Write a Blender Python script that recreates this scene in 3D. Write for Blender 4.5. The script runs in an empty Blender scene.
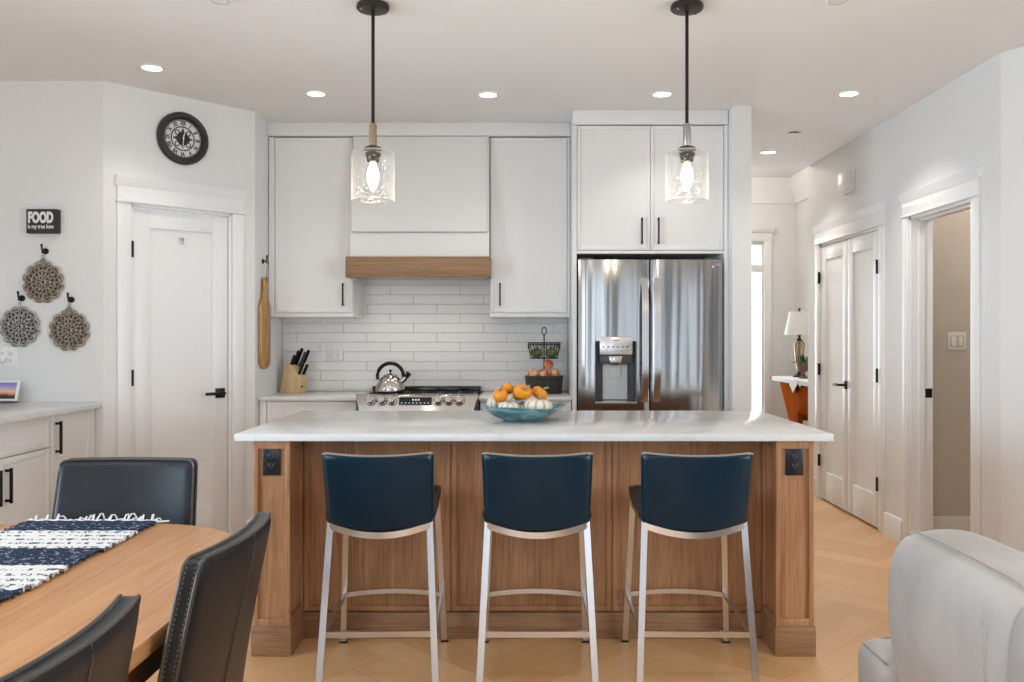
import bpy, bmesh, math, random
from mathutils import Vector, Matrix
random.seed(7)
PI = math.pi
S = bpy.context.scene
COL = S.collection

# ---------------------------------------------------------------- camera, sky, exposure
cd = bpy.data.cameras.new('camera'); cam = bpy.data.objects.new('camera', cd); COL.objects.link(cam)
cam.location = (0, 0, 1.32); cam.rotation_euler = (PI/2, 0, 0)
cd.sensor_width = 36; cd.lens = 36*870/1024; cd.shift_x = -10/1024; cd.shift_y = -5.5/1024
cd.clip_start = 0.05
S.camera = cam
S.view_settings.view_transform = 'Standard'; S.view_settings.look = 'None'
S.view_settings.gamma = 1; S.view_settings.use_curve_mapping = False
S.view_settings.exposure = 0.15
W = bpy.data.worlds.new('sky'); S.world = W; W.use_nodes = True
bg = W.node_tree.nodes['Background']
bg.inputs[0].default_value = (0.80, 0.90, 1.0, 1); bg.inputs[1].default_value = 1.4

def area(name, loc, rot, sx, sy, power, color=(1, 1, 1), spread=PI):
    l = bpy.data.lights.new(name, 'AREA'); l.shape = 'RECTANGLE'; l.size = sx; l.size_y = sy
    l.energy = power; l.color = color; l.spread = spread
    o = bpy.data.objects.new(name, l); o.location = loc; o.rotation_euler = rot; COL.objects.link(o); return o
DAY = (0.66, 0.84, 1.0)
# daylight outside the windows behind the camera, in the dining side and entry, plus an added lounge window
area('daylight_rear_a', (-2.4, -4.3, 1.3), (PI/2, 0, 0), 2.6, 2.3, 42, (.78, .89, 1))
area('daylight_rear_b', (.4, -4.3, 1.3), (PI/2, 0, 0), 1.2, 2.3, 15, (.78, .89, 1))
area('daylight_rear_c', (2.6, -4.3, 1.3), (PI/2, 0, 0), .6, 2.3, 8, (.78, .89, 1))
area('daylight_dining', (-4.3, 0.9, 1.45), (0, -PI/2, 0), 2.0, 3.0, 225, (.66, .83, 1))
area('fill_lounge', (4.9, 0.2, 1.45), (0, PI/2, 0), 2.0, 2.6, 185, (.78, .89, 1))  # fill through an added, unseen lounge window
area('daylight_entry', (2.15, 9.85, 1.35), (-PI/2, 0, 0), 1.0, 2.0, 32, (.85, .93, 1))

# ---------------------------------------------------------------- mesh helpers
OFF = {}
def merge(bm, t):
    me = bpy.data.meshes.new('t'); t.to_mesh(me); t.free(); bm.from_mesh(me); bpy.data.meshes.remove(me)
def B(): return bmesh.new()
def xf(bm, M):
    bmesh.ops.transform(bm, matrix=M, verts=bm.verts[:]); return bm
def box(bm, x0, x1, y0, y1, z0, z1, r=0, seg=2, M=None):
    t = B(); bmesh.ops.create_cube(t, size=1)
    for v in t.verts:
        v.co = Vector(((x0+x1)/2+v.co.x*(x1-x0), (y0+y1)/2+v.co.y*(y1-y0), (z0+z1)/2+v.co.z*(z1-z0)))
    if r > 0:
        r = min(r, .49*min(abs(x1-x0), abs(y1-y0), abs(z1-z0)))
        bmesh.ops.bevel(t, geom=t.edges[:], offset=r, segments=seg, affect='EDGES', profile=.5)
    if M: xf(t, M)
    merge(bm, t); return bm
def ring_faces(t, rings, close=True, caps=True):
    n = len(rings[0])
    for a, b in zip(rings[:-1], rings[1:]):
        for i in range(n if close else n-1):
            j = (i+1) % n
            try: t.faces.new((a[i], a[j], b[j], b[i]))
            except ValueError: pass
    if caps:
        for r, rev in ((rings[0], True), (rings[-1], False)):
            try: t.faces.new(r[::-1] if rev else r)
            except ValueError: pass
def lathe(bm, prof, seg=24, c=(0, 0, 0), M=None, caps=True, wob=None):
    """profile of (radius, height) turned about the z axis at c"""
    t = B(); rings = []
    for r, h in prof:
        rr = []
        for i in range(seg):
            a = 2*PI*i/seg; k = wob(a, r, h) if wob else 1
            rr.append(t.verts.new((c[0]+max(r, 1e-4)*k*math.cos(a), c[1]+max(r, 1e-4)*k*math.sin(a), c[2]+h)))
        rings.append(rr)
    ring_faces(t, rings, True, caps)
    bmesh.ops.recalc_face_normals(t, faces=t.faces[:])
    if M: xf(t, M)
    merge(bm, t); return bm
def tube(bm, pts, r, seg=8, closed=False, square=None, up=None):
    """a round (or w x h rectangular) bar along pts; r may be a list"""
    t = B(); P = [Vector(p) for p in pts]; n = len(P); rings = []
    for i, p in enumerate(P):
        if closed: d = P[(i+1) % n]-P[i-1]
        else: d = (P[min(i+1, n-1)]-P[max(i-1, 0)])
        d.normalize()
        u = Vector(up) if up else (Vector((0, 0, 1)) if abs(d.z) < .95 else Vector((0, 1, 0)))
        s = d.cross(u).normalized(); v = s.cross(d).normalized()
        rad = r[i] if isinstance(r, (list, tuple)) else r
        if square:
            w, h = square; cs = [(-w/2, -h/2), (w/2, -h/2), (w/2, h/2), (-w/2, h/2)]
            rings.append([t.verts.new(p+s*a+v*b) for a, b in cs])
        else:
            rings.append([t.verts.new(p+s*(rad*math.cos(2*PI*k/seg))+v*(rad*math.sin(2*PI*k/seg))) for k in range(seg)])
    if closed: rings.append(rings[0]); ring_faces(t, rings, True, False)
    else: ring_faces(t, rings)
    bmesh.ops.recalc_face_normals(t, faces=t.faces[:])
    merge(bm, t); return bm
def prism(bm, poly, a0, a1, axis='y', r=0, M=None):
    """polygon of (u,v) extruded from a0 to a1 along axis: y -> (u,a,v), x -> (a,u,v), z -> (u,v,a)"""
    f = {'y': lambda u, v, a: (u, a, v), 'x': lambda u, v, a: (a, u, v), 'z': lambda u, v, a: (u, v, a)}[axis]
    t = B(); A = [t.verts.new(f(u, v, a0)) for u, v in poly]; C = [t.verts.new(f(u, v, a1)) for u, v in poly]
    ring_faces(t, [A, C]); bmesh.ops.recalc_face_normals(t, faces=t.faces[:])
    if r: bmesh.ops.bevel(t, geom=t.edges[:], offset=r, segments=2, affect='EDGES', profile=.5)
    if M: xf(t, M)
    merge(bm, t); return bm
def ball(bm, c, rx, ry=None, rz=None, seg=20, ring=12, M=None):
    t = B(); bmesh.ops.create_uvsphere(t, u_segments=seg, v_segments=ring, radius=1)
    xf(t, Matrix.Translation(c) @ (M or Matrix.Identity(4)) @ Matrix.Diagonal((rx, ry or rx, rz or rx, 1)))
    merge(bm, t); return bm
def torus(bm, c, R, r, M=None, seg=20, s2=6, ex=1.0):
    pts = [Vector((R*math.cos(2*PI*i/seg), R*ex*math.sin(2*PI*i/seg), 0)) for i in range(seg)]
    M = M or Matrix.Identity(4)
    tube(bm, [Vector(c)+(M @ p) for p in pts], r, s2, closed=True, up=(M.to_3x3() @ Vector((0, 0, 1)))); return bm
def text_bm(body, size, M, ext=.0006, bold=0.0, xs=1.0):
    c = bpy.data.curves.new('t', 'FONT'); c.body = body; c.size = size; c.extrude = ext; c.offset = bold
    c.align_x = 'CENTER'; c.align_y = 'CENTER'; c.resolution_u = 3
    o = bpy.data.objects.new('t', c); COL.objects.link(o)
    dg = bpy.context.evaluated_depsgraph_get(); me = bpy.data.meshes.new_from_object(o.evaluated_get(dg))
    bm = B(); bm.from_mesh(me); bpy.data.meshes.remove(me); bpy.data.objects.remove(o); bpy.data.curves.remove(c)
    xf(bm, M @ Matrix.Diagonal((xs, 1, 1, 1))); return bm

def obj(name, bm, m, parent=None, angle=35, flat=False):
    """links a bmesh as one mesh object; coordinates are in the frame of the thing's base"""
    if parent is not None:
        o0 = OFF.get(parent.name, Vector((0, 0, 0)))
        if o0.length: xf(bm, Matrix.Translation(-o0))
    for f in bm.faces: f.smooth = not flat
    ca = math.radians(angle)
    for e in bm.edges:
        e.smooth = not (len(e.link_faces) == 2 and e.calc_face_angle(0) > ca)
    me = bpy.data.meshes.new(name); bm.to_mesh(me); bm.free()
    for mm in (m if isinstance(m, (list, tuple)) else [m]): me.materials.append(mm)
    o = bpy.data.objects.new(name, me); COL.objects.link(o)
    if parent is not None:
        o.parent = parent
        if parent.name in OFF: OFF[o.name] = OFF[parent.name]
    return o
def tag(o, label, cat=None, group=None, kind=None):
    o['label'] = label
    if cat: o['category'] = cat
    if group: o['group'] = group
    if kind: o['kind'] = kind
    return o
def thing(name, label, cat, loc=(0, 0, 0), rz=0, group=None, kind=None, local=False):
    o = bpy.data.objects.new(name, None); COL.objects.link(o); o.location = loc; o.rotation_euler = (0, 0, rz)
    o.empty_display_size = .05
    tag(o, label, cat, group, kind)
    if not local: OFF[o.name] = Vector(loc)
    return o
def single(name, bm, m, label, cat, group=None, kind=None, origin=None, angle=35):
    """a thing that is one mesh, its origin at its base"""
    if origin is None:
        xs = [v.co for v in bm.verts]
        origin = Vector((sum(v.x for v in xs)/len(xs), sum(v.y for v in xs)/len(xs), min(v.z for v in xs)))
    origin = Vector(origin); xf(bm, Matrix.Translation(-origin))
    o = obj(name, bm, m, None, angle); o.location = origin
    return tag(o, label, cat, group, kind)
def struct(name, bm, m, label, cat):
    return tag(obj(name, bm, m), label, cat, None, 'structure')
def copy_tree(o, parent=None):
    c = o.copy(); COL.objects.link(c)
    if parent is not None: c.parent = parent
    for ch in list(o.children): copy_tree(ch, c)
    return c

# ---------------------------------------------------------------- materials
def mat(name, col, rough=.5, metal=0, spec=.5, emit=None, estr=1, coat=0):
    m = bpy.data.materials.new(name); m.use_nodes = True; b = m.node_tree.nodes['Principled BSDF']
    b.inputs['Base Color'].default_value = (*col, 1); b.inputs['Roughness'].default_value = rough
    b.inputs['Metallic'].default_value = metal; b.inputs['Specular IOR Level'].default_value = spec
    b.inputs['Coat Weight'].default_value = coat
    if emit: b.inputs['Emission Color'].default_value = (*emit, 1); b.inputs['Emission Strength'].default_value = estr
    return m
class NT:
    def __init__(s, m): s.t = m.node_tree; s.b = s.t.nodes['Principled BSDF']
    def n(s, k, **kw):
        x = s.t.nodes.new(k)
        for a, v in kw.items():
            if hasattr(x, a): setattr(x, a, v)
            else: x.inputs[a].default_value = v
        return x
    def l(s, a, b): s.t.links.new(a, b)
    def coords(s, scale=(1, 1, 1), kind='Object'):
        c = s.n('ShaderNodeTexCoord'); mp = s.n('ShaderNodeMapping'); mp.inputs['Scale'].default_value = scale
        s.l(c.outputs[kind], mp.inputs[0]); return mp.outputs[0]
    def noise(s, vec, scale=1, detail=4, rough=.55, dist=0):
        x = s.n('ShaderNodeTexNoise'); x.inputs['Scale'].default_value = scale; x.inputs['Detail'].default_value = detail
        x.inputs['Roughness'].default_value = rough; x.inputs['Distortion'].default_value = dist
        s.l(vec, x.inputs['Vector']); return x.outputs[0]
    def ramp(s, fac, stops):
        r = s.n('ShaderNodeValToRGB'); e = r.color_ramp.elements
        while len(e) < len(stops): e.new(.5)
        for q, (p, c) in zip(e, stops): q.position = p; q.color = (*c, 1)
        s.l(fac, r.inputs[0]); return r.outputs[0]
    def math(s, op, a, b=0):
        x = s.n('ShaderNodeMath', operation=op)
        for i, v in enumerate((a, b)):
            if isinstance(v, (int, float)): x.inputs[i].default_value = v
            else: s.l(v, x.inputs[i])
        return x.outputs[0]
    def bump(s, h, strength=.2, dist=.002):
        x = s.n('ShaderNodeBump'); x.inputs['Strength'].default_value = strength; x.inputs['Distance'].default_value = dist
        s.l(h, x.inputs['Height']); s.l(x.outputs[0], s.b.inputs['Normal']); return x
def paint(name, col, rough=.6):
    m = mat(name, col, rough, spec=.3); k = NT(m)
    k.bump(k.noise(k.coords(), 90, 3), .04, .001); return m
def wood(name, dark, mid, light, axis=2, rough=.45, grain=1.0, scale=1.0):
    m = mat(name, mid, rough); k = NT(m)
    sc = [52*scale]*3; sc[axis] = 2.2*scale
    fine = k.noise(k.coords(sc), 2.2, 6, .65, .6)
    sc2 = [9*scale]*3; sc2[axis] = .55*scale
    broad = k.noise(k.coords(sc2), 1.3, 4, .6, 1.0)
    v = k.math('ADD', k.math('MULTIPLY', fine, .6), k.math('MULTIPLY', broad, .4))
    g = .11*grain
    k.l(k.ramp(v, [(.5-g, dark), (.5, mid), (.5+g, light)]), k.b.inputs['Base Color'])
    k.bump(fine, .12, .001); return m
def leather(name, col, rough=.42):
    m = mat(name, col, rough, spec=.3); k = NT(m); c = k.coords()
    vo = k.n('ShaderNodeTexVoronoi'); vo.inputs['Scale'].default_value = 260; k.l(c, vo.inputs['Vector'])
    big = k.noise(c, 7, 3)
    h = k.math('ADD', k.math('MULTIPLY', vo.outputs[0], .35), big)
    k.bump(h, .10, .003)
    d = tuple(x*.86 for x in col); l = tuple(min(1, x*1.12) for x in col)
    k.l(k.ramp(k.noise(c, 4, 3), [(.35, d), (.65, l)]), k.b.inputs['Base Color'])
    return m

M_WALL = paint('wall_paint', (.80, .798, .787))
M_CEIL = paint('ceiling_paint', (.88, .89, .895), .75)
M_TRIM = mat('trim_white', (.86, .86, .86), .35)
M_TAUPE = paint('powder_room_paint', (.62, .57, .51))
M_CAB = mat('cabinet_white', (.83, .824, .81), .38)
M_CABSH = mat('cabinet_gap', (.30, .30, .30), .7)
M_BLACK = mat('black_metal', (.018, .017, .017), .38, .6)
M_BRONZE = mat('dark_bronze', (.06, .05, .042), .4, .8)
M_CHROME = mat('satin_chrome', (.66, .66, .68), .26, 1)
M_STEEL2 = mat('polished_steel', (.60, .575, .555), .16, 1)
M_DGREY = mat('dark_grey_plastic', (.07, .072, .076), .4)
M_GREYP = mat('grey_plastic', (.58, .59, .60), .4)
M_PLASTIC = mat('white_plastic', (.85, .85, .84), .35)
M_BLKGLOSS = mat('black_gloss', (.012, .012, .013), .12)
M_OAK = wood('island_oak', (.27, .125, .054), (.39, .190, .088), (.48, .255, .13), grain=1.15)
M_OAKH = wood('oak_across', (.19, .092, .040), (.275, .14, .066), (.35, .19, .098), axis=0, grain=1.2)
M_HOODW = wood('hood_oak', (.19, .105, .047), (.28, .16, .078), (.36, .22, .115), axis=0, grain=1.2)
M_TABLE = wood('table_wood', (.34, .15, .056), (.44, .212, .088), (.51, .27, .125), axis=1, rough=.38, scale=.6, grain=1.3)
k = NT(M_TABLE); lk = k.b.inputs['Base Color'].links[0].from_socket                # faint joints between the boards of the top
sx3 = k.n('ShaderNodeSeparateXYZ'); k.l(k.coords(), sx3.inputs[0])
fr3 = k.math('ABSOLUTE', k.math('SUBTRACT', k.math('FRACT', k.math('ADD', k.math('DIVIDE', sx3.outputs[0], .143), 20.5)), .5))
mx3 = k.n('ShaderNodeMixRGB'); k.l(k.math('MULTIPLY', k.math('LESS_THAN', fr3, .006), .45), mx3.inputs[0]); k.l(lk, mx3.inputs[1]); mx3.inputs[2].default_value = (.10, .045, .02, 1)
k.l(mx3.outputs[0], k.b.inputs['Base Color'])
M_TABLED = wood('table_apron_wood', (.13, .06, .025), (.2, .095, .04), (.27, .14, .06), axis=1)
M_LEA = leather('black_leather', (.020, .020, .022), .36)
M_LEAB = leather('brown_black_leather', (.011, .013, .017), .33)
M_PIPE = mat('piping_leather', (.05, .044, .038), .4)
M_STITCH = mat('stitch_thread', (.16, .14, .12), .7)
M_SOFA = leather('grey_sofa_leather', (.37, .352, .338), .45)
M_SEAM = mat('sofa_seam', (.26, .245, .235), .7)
M_ORANGE = mat('pumpkin_orange', (.80, .29, .008), .42)
M_CREAM = mat('pumpkin_cream', (.80, .74, .64), .5)
M_STEM = mat('dry_stem', (.34, .26, .17), .8)
M_PINE = wood('knife_block_beech', (.56, .37, .17), (.68, .48, .25), (.78, .58, .33), axis=2)
M_BOARD = wood('cutting_board_wood', (.24, .10, .025), (.47, .24, .07), (.66, .40, .15), axis=2, rough=.35, grain=.9)
M_RED = wood('console_cherry', (.22, .042, .008), (.31, .07, .012), (.38, .10, .02), axis=2, rough=.7)
M_RED.node_tree.nodes['Principled BSDF'].inputs['Specular IOR Level'].default_value = 0
M_BULB = mat('bulb_glow', (1, .95, .85), .5, emit=(1, .90, .74), estr=9)
M_LED = mat('downlight_glow', (1, 1, 1), .5, emit=(1, .97, .92), estr=6)
M_SHADE = mat('lamp_shade_linen', (.86, .85, .82), .8)
M_CORDM = mat('jute_cord', (.42, .30, .15), .85)
M_CLOTH = mat('white_runner_cloth', (.74, .73, .73), .85)
M_LEAF = mat('plant_leaf', (.10, .17, .06), .5)
M_POT = mat('woven_pot', (.16, .09, .055), .7)
M_PATTERN = mat('clock_ivory', (.72, .71, .68), .5)

# quartz worktops: near white with faint grey veins
m = M_QUARTZ = mat('white_quartz', (.74, .725, .70), .16); k = NT(m)
v = k.noise(k.coords(), 1.1, 7, .6, 1.8); vein = k.math('ABSOLUTE', k.math('SUBTRACT', v, .5))
k.l(k.ramp(vein, [(0, (.70, .69, .675)), (.04, (.74, .73, .715)), (.3, (.765, .755, .74))]), k.b.inputs['Base Color'])
# brushed steel with the slow sideways waviness of a rolled door skin
m = M_FRIDGE = mat('brushed_stainless', (.40, .395, .395), .15, 1); k = NT(m)
wv = k.noise(k.coords((4.6, .3, .20)), 1, 2, .4)
br = k.noise(k.coords((500, 500, 3)), 1, 2, .5)
k.bump(k.math('ADD', k.math('MULTIPLY', wv, 1.0), k.math('MULTIPLY', br, .0012)), .8, .032)
k.b.inputs['Anisotropic'].default_value = .4
# wall tile
m = M_TILE = mat('glazed_white_tile', (.83, .82, .79), .22); k = NT(m)
k.bump(k.noise(k.coords((9, 9, 14)), 1.3, 3), .12, .004)
M_GROUT = mat('grey_grout', (.52, .52, .50), .8)
# floor boards: tone per board, grain along the board, a thin seam round each
m = M_FLOOR = mat('oak_floor', (.6, .42, .27), .34); k = NT(m)
uv = k.n('ShaderNodeUVMap'); uv.uv_map = 'board'; sep = k.n('ShaderNodeSeparateXYZ'); k.l(uv.outputs[0], sep.inputs[0])
at = k.n('ShaderNodeAttribute'); at.attribute_name = 'tone'
cb = k.n('ShaderNodeCombineXYZ'); k.l(k.math('MULTIPLY', sep.outputs[0], 2.2), cb.inputs[0]); k.l(k.math('MULTIPLY', sep.outputs[1], 36), cb.inputs[1])
k.l(k.math('MULTIPLY', at.outputs['Fac'], 40), cb.inputs[2])
g = k.noise(cb.outputs[0], 1, 6, .6, .8)
tone = k.math('ADD', k.math('MULTIPLY', g, .55), k.math('MULTIPLY', at.outputs['Fac'], .45))
base = k.ramp(tone, [(.2, (.60, .335, .14)), (.5, (.67, .39, .18)), (.8, (.73, .455, .235))])
BL, BW = .78, .156
su = k.math('MINIMUM', sep.outputs[0], k.math('SUBTRACT', BL, sep.outputs[0]))
sv = k.math('MINIMUM', sep.outputs[1], k.math('SUBTRACT', BW, sep.outputs[1]))
seam = k.math('LESS_THAN', k.math('MINIMUM', su, sv), .0012)
mx = k.n('ShaderNodeMixRGB'); k.l(k.math('MULTIPLY', seam, .55), mx.inputs[0]); k.l(base, mx.inputs[1]); mx.inputs[2].default_value = (.22, .12, .06, 1)
k.l(mx.outputs[0], k.b.inputs['Base Color']); k.bump(g, .06, .001)
# thin clear sheets: window pane and seeded lamp glass (transparent with a fresnel gloss, the seeds as bumps)
def clear(name, tint, gloss, seeds=False):
    m = bpy.data.materials.new(name); m.use_nodes = True; t = m.node_tree; t.nodes.remove(t.nodes['Principled BSDF'])
    out = t.nodes['Material Output']; tr = t.nodes.new('ShaderNodeBsdfTransparent'); tr.inputs[0].default_value = (*tint, 1)
    gl = t.nodes.new('ShaderNodeBsdfGlossy'); gl.inputs['Roughness'].default_value = .06
    lw = t.nodes.new('ShaderNodeLayerWeight'); lw.inputs[0].default_value = gloss
    mix = t.nodes.new('ShaderNodeMixShader')
    t.links.new(tr.outputs[0], mix.inputs[1]); t.links.new(gl.outputs[0], mix.inputs[2])
    if seeds:
        df = t.nodes.new('ShaderNodeBsdfTranslucent'); df.inputs[0].default_value = (.95, .95, .95, 1)
        gm = t.nodes.new('ShaderNodeMixShader'); gm.inputs[0].default_value = .4
        t.links.new(gl.outputs[0], gm.inputs[1]); t.links.new(df.outputs[0], gm.inputs[2]); t.links.new(gm.outputs[0], mix.inputs[2])
        tc = t.nodes.new('ShaderNodeTexCoord'); vo = t.nodes.new('ShaderNodeTexVoronoi'); vo.inputs['Scale'].default_value = 75
        t.links.new(tc.outputs['Object'], vo.inputs['Vector'])
        rp = t.nodes.new('ShaderNodeValToRGB'); rp.color_ramp.elements[0].position = .17; rp.color_ramp.elements[0].color = (.45, .45, .45, 1)
        rp.color_ramp.elements[1].position = .33; rp.color_ramp.elements[1].color = (0.015, 0.015, 0.015, 1)
        t.links.new(vo.outputs[0], rp.inputs[0])
        mxx = t.nodes.new('ShaderNodeMath'); mxx.operation = 'MAXIMUM'
        t.links.new(lw.outputs['Facing'], mxx.inputs[0]); t.links.new(rp.outputs[0], mxx.inputs[1])
        t.links.new(mxx.outputs[0], mix.inputs[0])
        bp = t.nodes.new('ShaderNodeBump'); bp.inputs['Strength'].default_value = .5; bp.inputs['Distance'].default_value = .003
        t.links.new(vo.outputs[0], bp.inputs['Height']); t.links.new(bp.outputs[0], gl.inputs['Normal'])
    else:
        t.links.new(lw.outputs['Fresnel'], mix.inputs[0])
    t.links.new(mix.outputs[0], out.inputs[0]); return m
M_PANE = clear('window_pane', (.97, .98, .98), .25)
M_SEED = clear('seeded_glass', (.97, .97, .96), .12, True)

# ---------------------------------------------------------------- the room
CH = 2.743
# floor: oak boards laid in a herringbone
bm = B(); uvl = bm.loops.layers.uv.new('board'); tl = bm.faces.layers.float.new('tone')
n = BL/BW; R45 = Matrix.Rotation(PI/4, 4, 'Z')
def board(x, y, lx, ly):
    q = [(x, y), (x+lx, y), (x+lx, y+ly), (x, y+ly)]
    P = [R45 @ Vector((a*BW, b*BW, 0)) for a, b in q]
    P = [p+Vector((0, 3, 0)) for p in P]
    c = sum(P, Vector())/4
    if not (-4.2 < c.x < 4.9 and -4.3 < c.y < 10.0): return
    if c.y > 5.9 and c.x < 0: return
    f = bm.faces.new([bm.verts.new(p) for p in P])
    uvs = [(0, 0), (BL, 0), (BL, BW), (0, BW)] if lx > ly else [(0, 0), (0, BW), (BL, BW), (BL, 0)]
    if lx <= ly: uvs = [(0, BW), (0, 0), (BL, 0), (BL, BW)]
    for lp, u in zip(f.loops, uvs): lp[uvl].uv = u
    f[tl] = random.random()
for kk in range(-75, 76):
    for mm in range(-14, 15):
        ox, oy = kk+mm*n, kk-mm*n
        board(ox, oy, n, 1); board(ox, oy+1, 1, n)
fl = struct('floor', bm, M_FLOOR, 'pale oak floor boards laid in a herringbone', 'floor')
# ceiling of the kitchen, stepping up to the entry
bm = B(); box(bm, -4.2, 4.9, -4.2, 7.33, CH, CH+.32)
struct('ceiling', bm, M_CEIL, 'flat white kitchen ceiling with recessed lights', 'ceiling')
bm = B(); box(bm, .2, 3.3, 7.33, 9.9, 3.05, 3.2)
struct('ceiling_entry', bm, M_CEIL, 'higher white ceiling over the entry', 'ceiling')

def wall_open(bm, a0, a1, z1, t0, t1, holes, axis):
    """a wall along x or y, t0..t1 thick, with rectangular holes (h0,h1,z0,z1)"""
    def bx(u0, u1, zz0, zz1):
        if u1-u0 < 1e-4 or zz1-zz0 < 1e-4: return
        if axis == 'x': box(bm, u0, u1, t0, t1, zz0, zz1)
        else: box(bm, t0, t1, u0, u1, zz0, zz1)
    cur = a0
    for h0, h1, hz0, hz1 in sorted(holes):
        bx(cur, h0, 0, z1); bx(h0, h1, 0, hz0); bx(h0, h1, hz1, z1); cur = h1
    bx(cur, a1, 0, z1); return bm
# left side: dining wall with a wide window, end of the sideboard nook
struct('wall_left', wall_open(B(), -4.2, 4.98, CH, -4.2, -4.05, [(-.7, 2.5, .45, 2.4)], 'y'), M_WALL, 'white wall along the dining side', 'wall')
bm = B(); box(bm, -4.05, -2.341, 4.863, 4.98, 0, CH)
struct('wall_nook', bm, M_WALL, 'pale wall above the sideboard counter carrying the woven trivets', 'wall')
# diagonal pantry wall
PO = Vector((-2.341, 4.863, 0)); PA = math.atan2(.669, .643); PM = Matrix.Translation(PO) @ Matrix.Rotation(PA, 4, 'Z')
bm = wall_open(B(), 0, .928, CH, 0, .115, [(.150, .768, 0, 2.078)], 'x'); xf(bm, PM)
struct('wall_pantry', bm, M_WALL, 'diagonal white wall with the pantry door and clock', 'wall')
bm = B(); box(bm, -1.82, -1.698, 5.532, 6.30, 0, CH)
struct('wall_return', bm, M_WALL, 'short white return wall beside the left counter', 'wall')
bm = B(); box(bm, -1.698, 1.297, 6.18, 6.30, 0, CH)
struct('wall_back', bm, M_WALL, 'white kitchen back wall behind the cabinets', 'wall')
bm = B(); box(bm, 1.305, 1.4235, 5.394, 6.30, 0, CH)
struct('wall_fridge', bm, M_WALL, 'white wall end beside the refrigerator', 'wall')
bm = B(); box(bm, .2, 1.4235, 6.30, 6.42, 0, 3.05); box(bm, .08, .2, 6.30, 9.6, 0, 3.05)
struct('wall_hall', bm, M_WALL, 'entry side of the kitchen back wall', 'wall')
# right wall with the closet and the powder room openings
CL0, CL1, PW0, PW1, DZ = 5.857, 7.03, 4.65, 5.407, 2.056
struct('wall_right', wall_open(B(), 4.38, 7.33, CH, 2.41, 2.545, [(PW0, PW1, 0, DZ), (CL0, CL1, 0, DZ)], 'y'), M_WALL,
       'white hallway wall with the closet doors and the powder room opening', 'wall')
# angled wall going off right beside the lounge, and lounge wall with an added window
bm = B(); d = Vector((.496, -.870, 0)).normalized(); nrm = Vector((.870, .496, 0)).normalized()
a = Vector((2.41, 4.38, 0)); b = a+d*2.62
prism(bm, [(a.x, a.y), (b.x, b.y), (b.x+nrm.x*.12, b.y+nrm.y*.12), (a.x+nrm.x*.12, a.y+nrm.y*.12+.02)], 0, CH, 'z')
struct('wall_angled', bm, M_WALL, 'angled pale wall at the right edge behind the sofa', 'wall')
struct('wall_lounge', wall_open(B(), -4.2, 2.2, CH, 4.65, 4.78, [(-1.1, 1.5, .5, 2.4)], 'y'), M_WALL, 'white lounge wall out of view', 'wall')
bm = B(); box(bm, 3.70, 4.78, 2.08, 2.2, 0, CH)
struct('wall_lounge_end', bm, M_WALL, 'white end of the lounge wall out of view', 'wall')
RW = [(-3.7, -1.1, .1, 2.45), (-.2, 1.0, .1, 2.45), (2.3, 2.9, .1, 2.45)]  # unseen openings, spaced to streak the refrigerator doors
struct('wall_rear', wall_open(B(), -4.05, 4.65, CH, -4.2, -4.05, RW, 'x'), M_WALL, 'white wall behind the camera with two windows', 'wall')
# powder room shell
bm = B(); box(bm, 2.545, 4.1, 5.66, 5.76, 0, CH); box(bm, 4.0, 4.1, 3.3, 5.66, 0, CH)
box(bm, 2.90, 4.0, 3.9, 4.0, 0, CH)
struct('wall_powder', bm, M_TAUPE, 'taupe powder room wall seen through the right opening', 'wall')
# entry: far wall with a window, right wall, closet back
ZF = 9.6
struct('wall_entry', wall_open(B(), .2, 3.15, 3.05, ZF, ZF+.14, [(1.75, 2.668, .35, 2.345)], 'x'), M_WALL, 'pale entry wall with a tall bright window', 'wall')
bm = B(); box(bm, 3.03, 3.15, 7.33, ZF, 0, 3.05); box(bm, 2.545, 3.15, 7.21, 7.33, 0, 3.05)
struct('wall_entry_right', bm, M_WALL, 'pale entry side wall behind the lamp', 'wall')
bm = B()
prism(bm, [(ZF, 2.77), (ZF-.025, 2.775), (ZF-.03, 2.80), (ZF-.09, 2.93), (ZF-.10, 2.95), (ZF-.10, 3.05), (ZF, 3.05)], .2, 3.03, 'x')
prism(bm, [(3.03, 2.77), (3.005, 2.775), (3.0, 2.80), (2.94, 2.93), (2.93, 2.95), (2.93, 3.05), (3.03, 3.05)], 7.33, ZF-.02, 'y')
struct('trim_1', bm, M_TRIM, 'white crown moulding around the entry ceiling', 'trim')

# entry window
win = thing('window_1', 'tall bright entry window with a transom bar beyond the wall end', 'window', (2.17, ZF, .35), kind='structure')
bm = B()
box(bm, 2.668, 2.750, ZF-.02, ZF, .25, 2.40, .003); box(bm, 1.66, 1.75, ZF-.02, ZF, .25, 2.40, .003)
box(bm, 1.65, 2.755, ZF-.022, ZF, 2.36, 2.455, .003)
prism(bm, [(ZF, 2.455), (ZF-.03, 2.455), (ZF-.06, 2.50), (ZF-.06, 2.51), (ZF, 2.51)], 1.63, 2.775, 'x')
box(bm, 1.65, 2.755, ZF-.05, ZF, .31, .35, .004)
obj('window_casing', bm, M_TRIM, win)
bm = B()
for x0, x1, z0, z1 in ((1.75, 1.775, .35, 2.345), (2.652, 2.668, .35, 2.345), (1.75, 2.655, .35, .385), (1.75, 2.655, 2.32, 2.345), (1.75, 2.655, 2.02, 2.098)):
    box(bm, x0, x1, ZF+.02, ZF+.08, z0, z1, .003)
obj('sash', bm, M_TRIM, win)
bm = B(); box(bm, 1.77, 2.655, ZF+.045, ZF+.051, .38, 2.32); obj('pane', bm, M_PANE, win)
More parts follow.
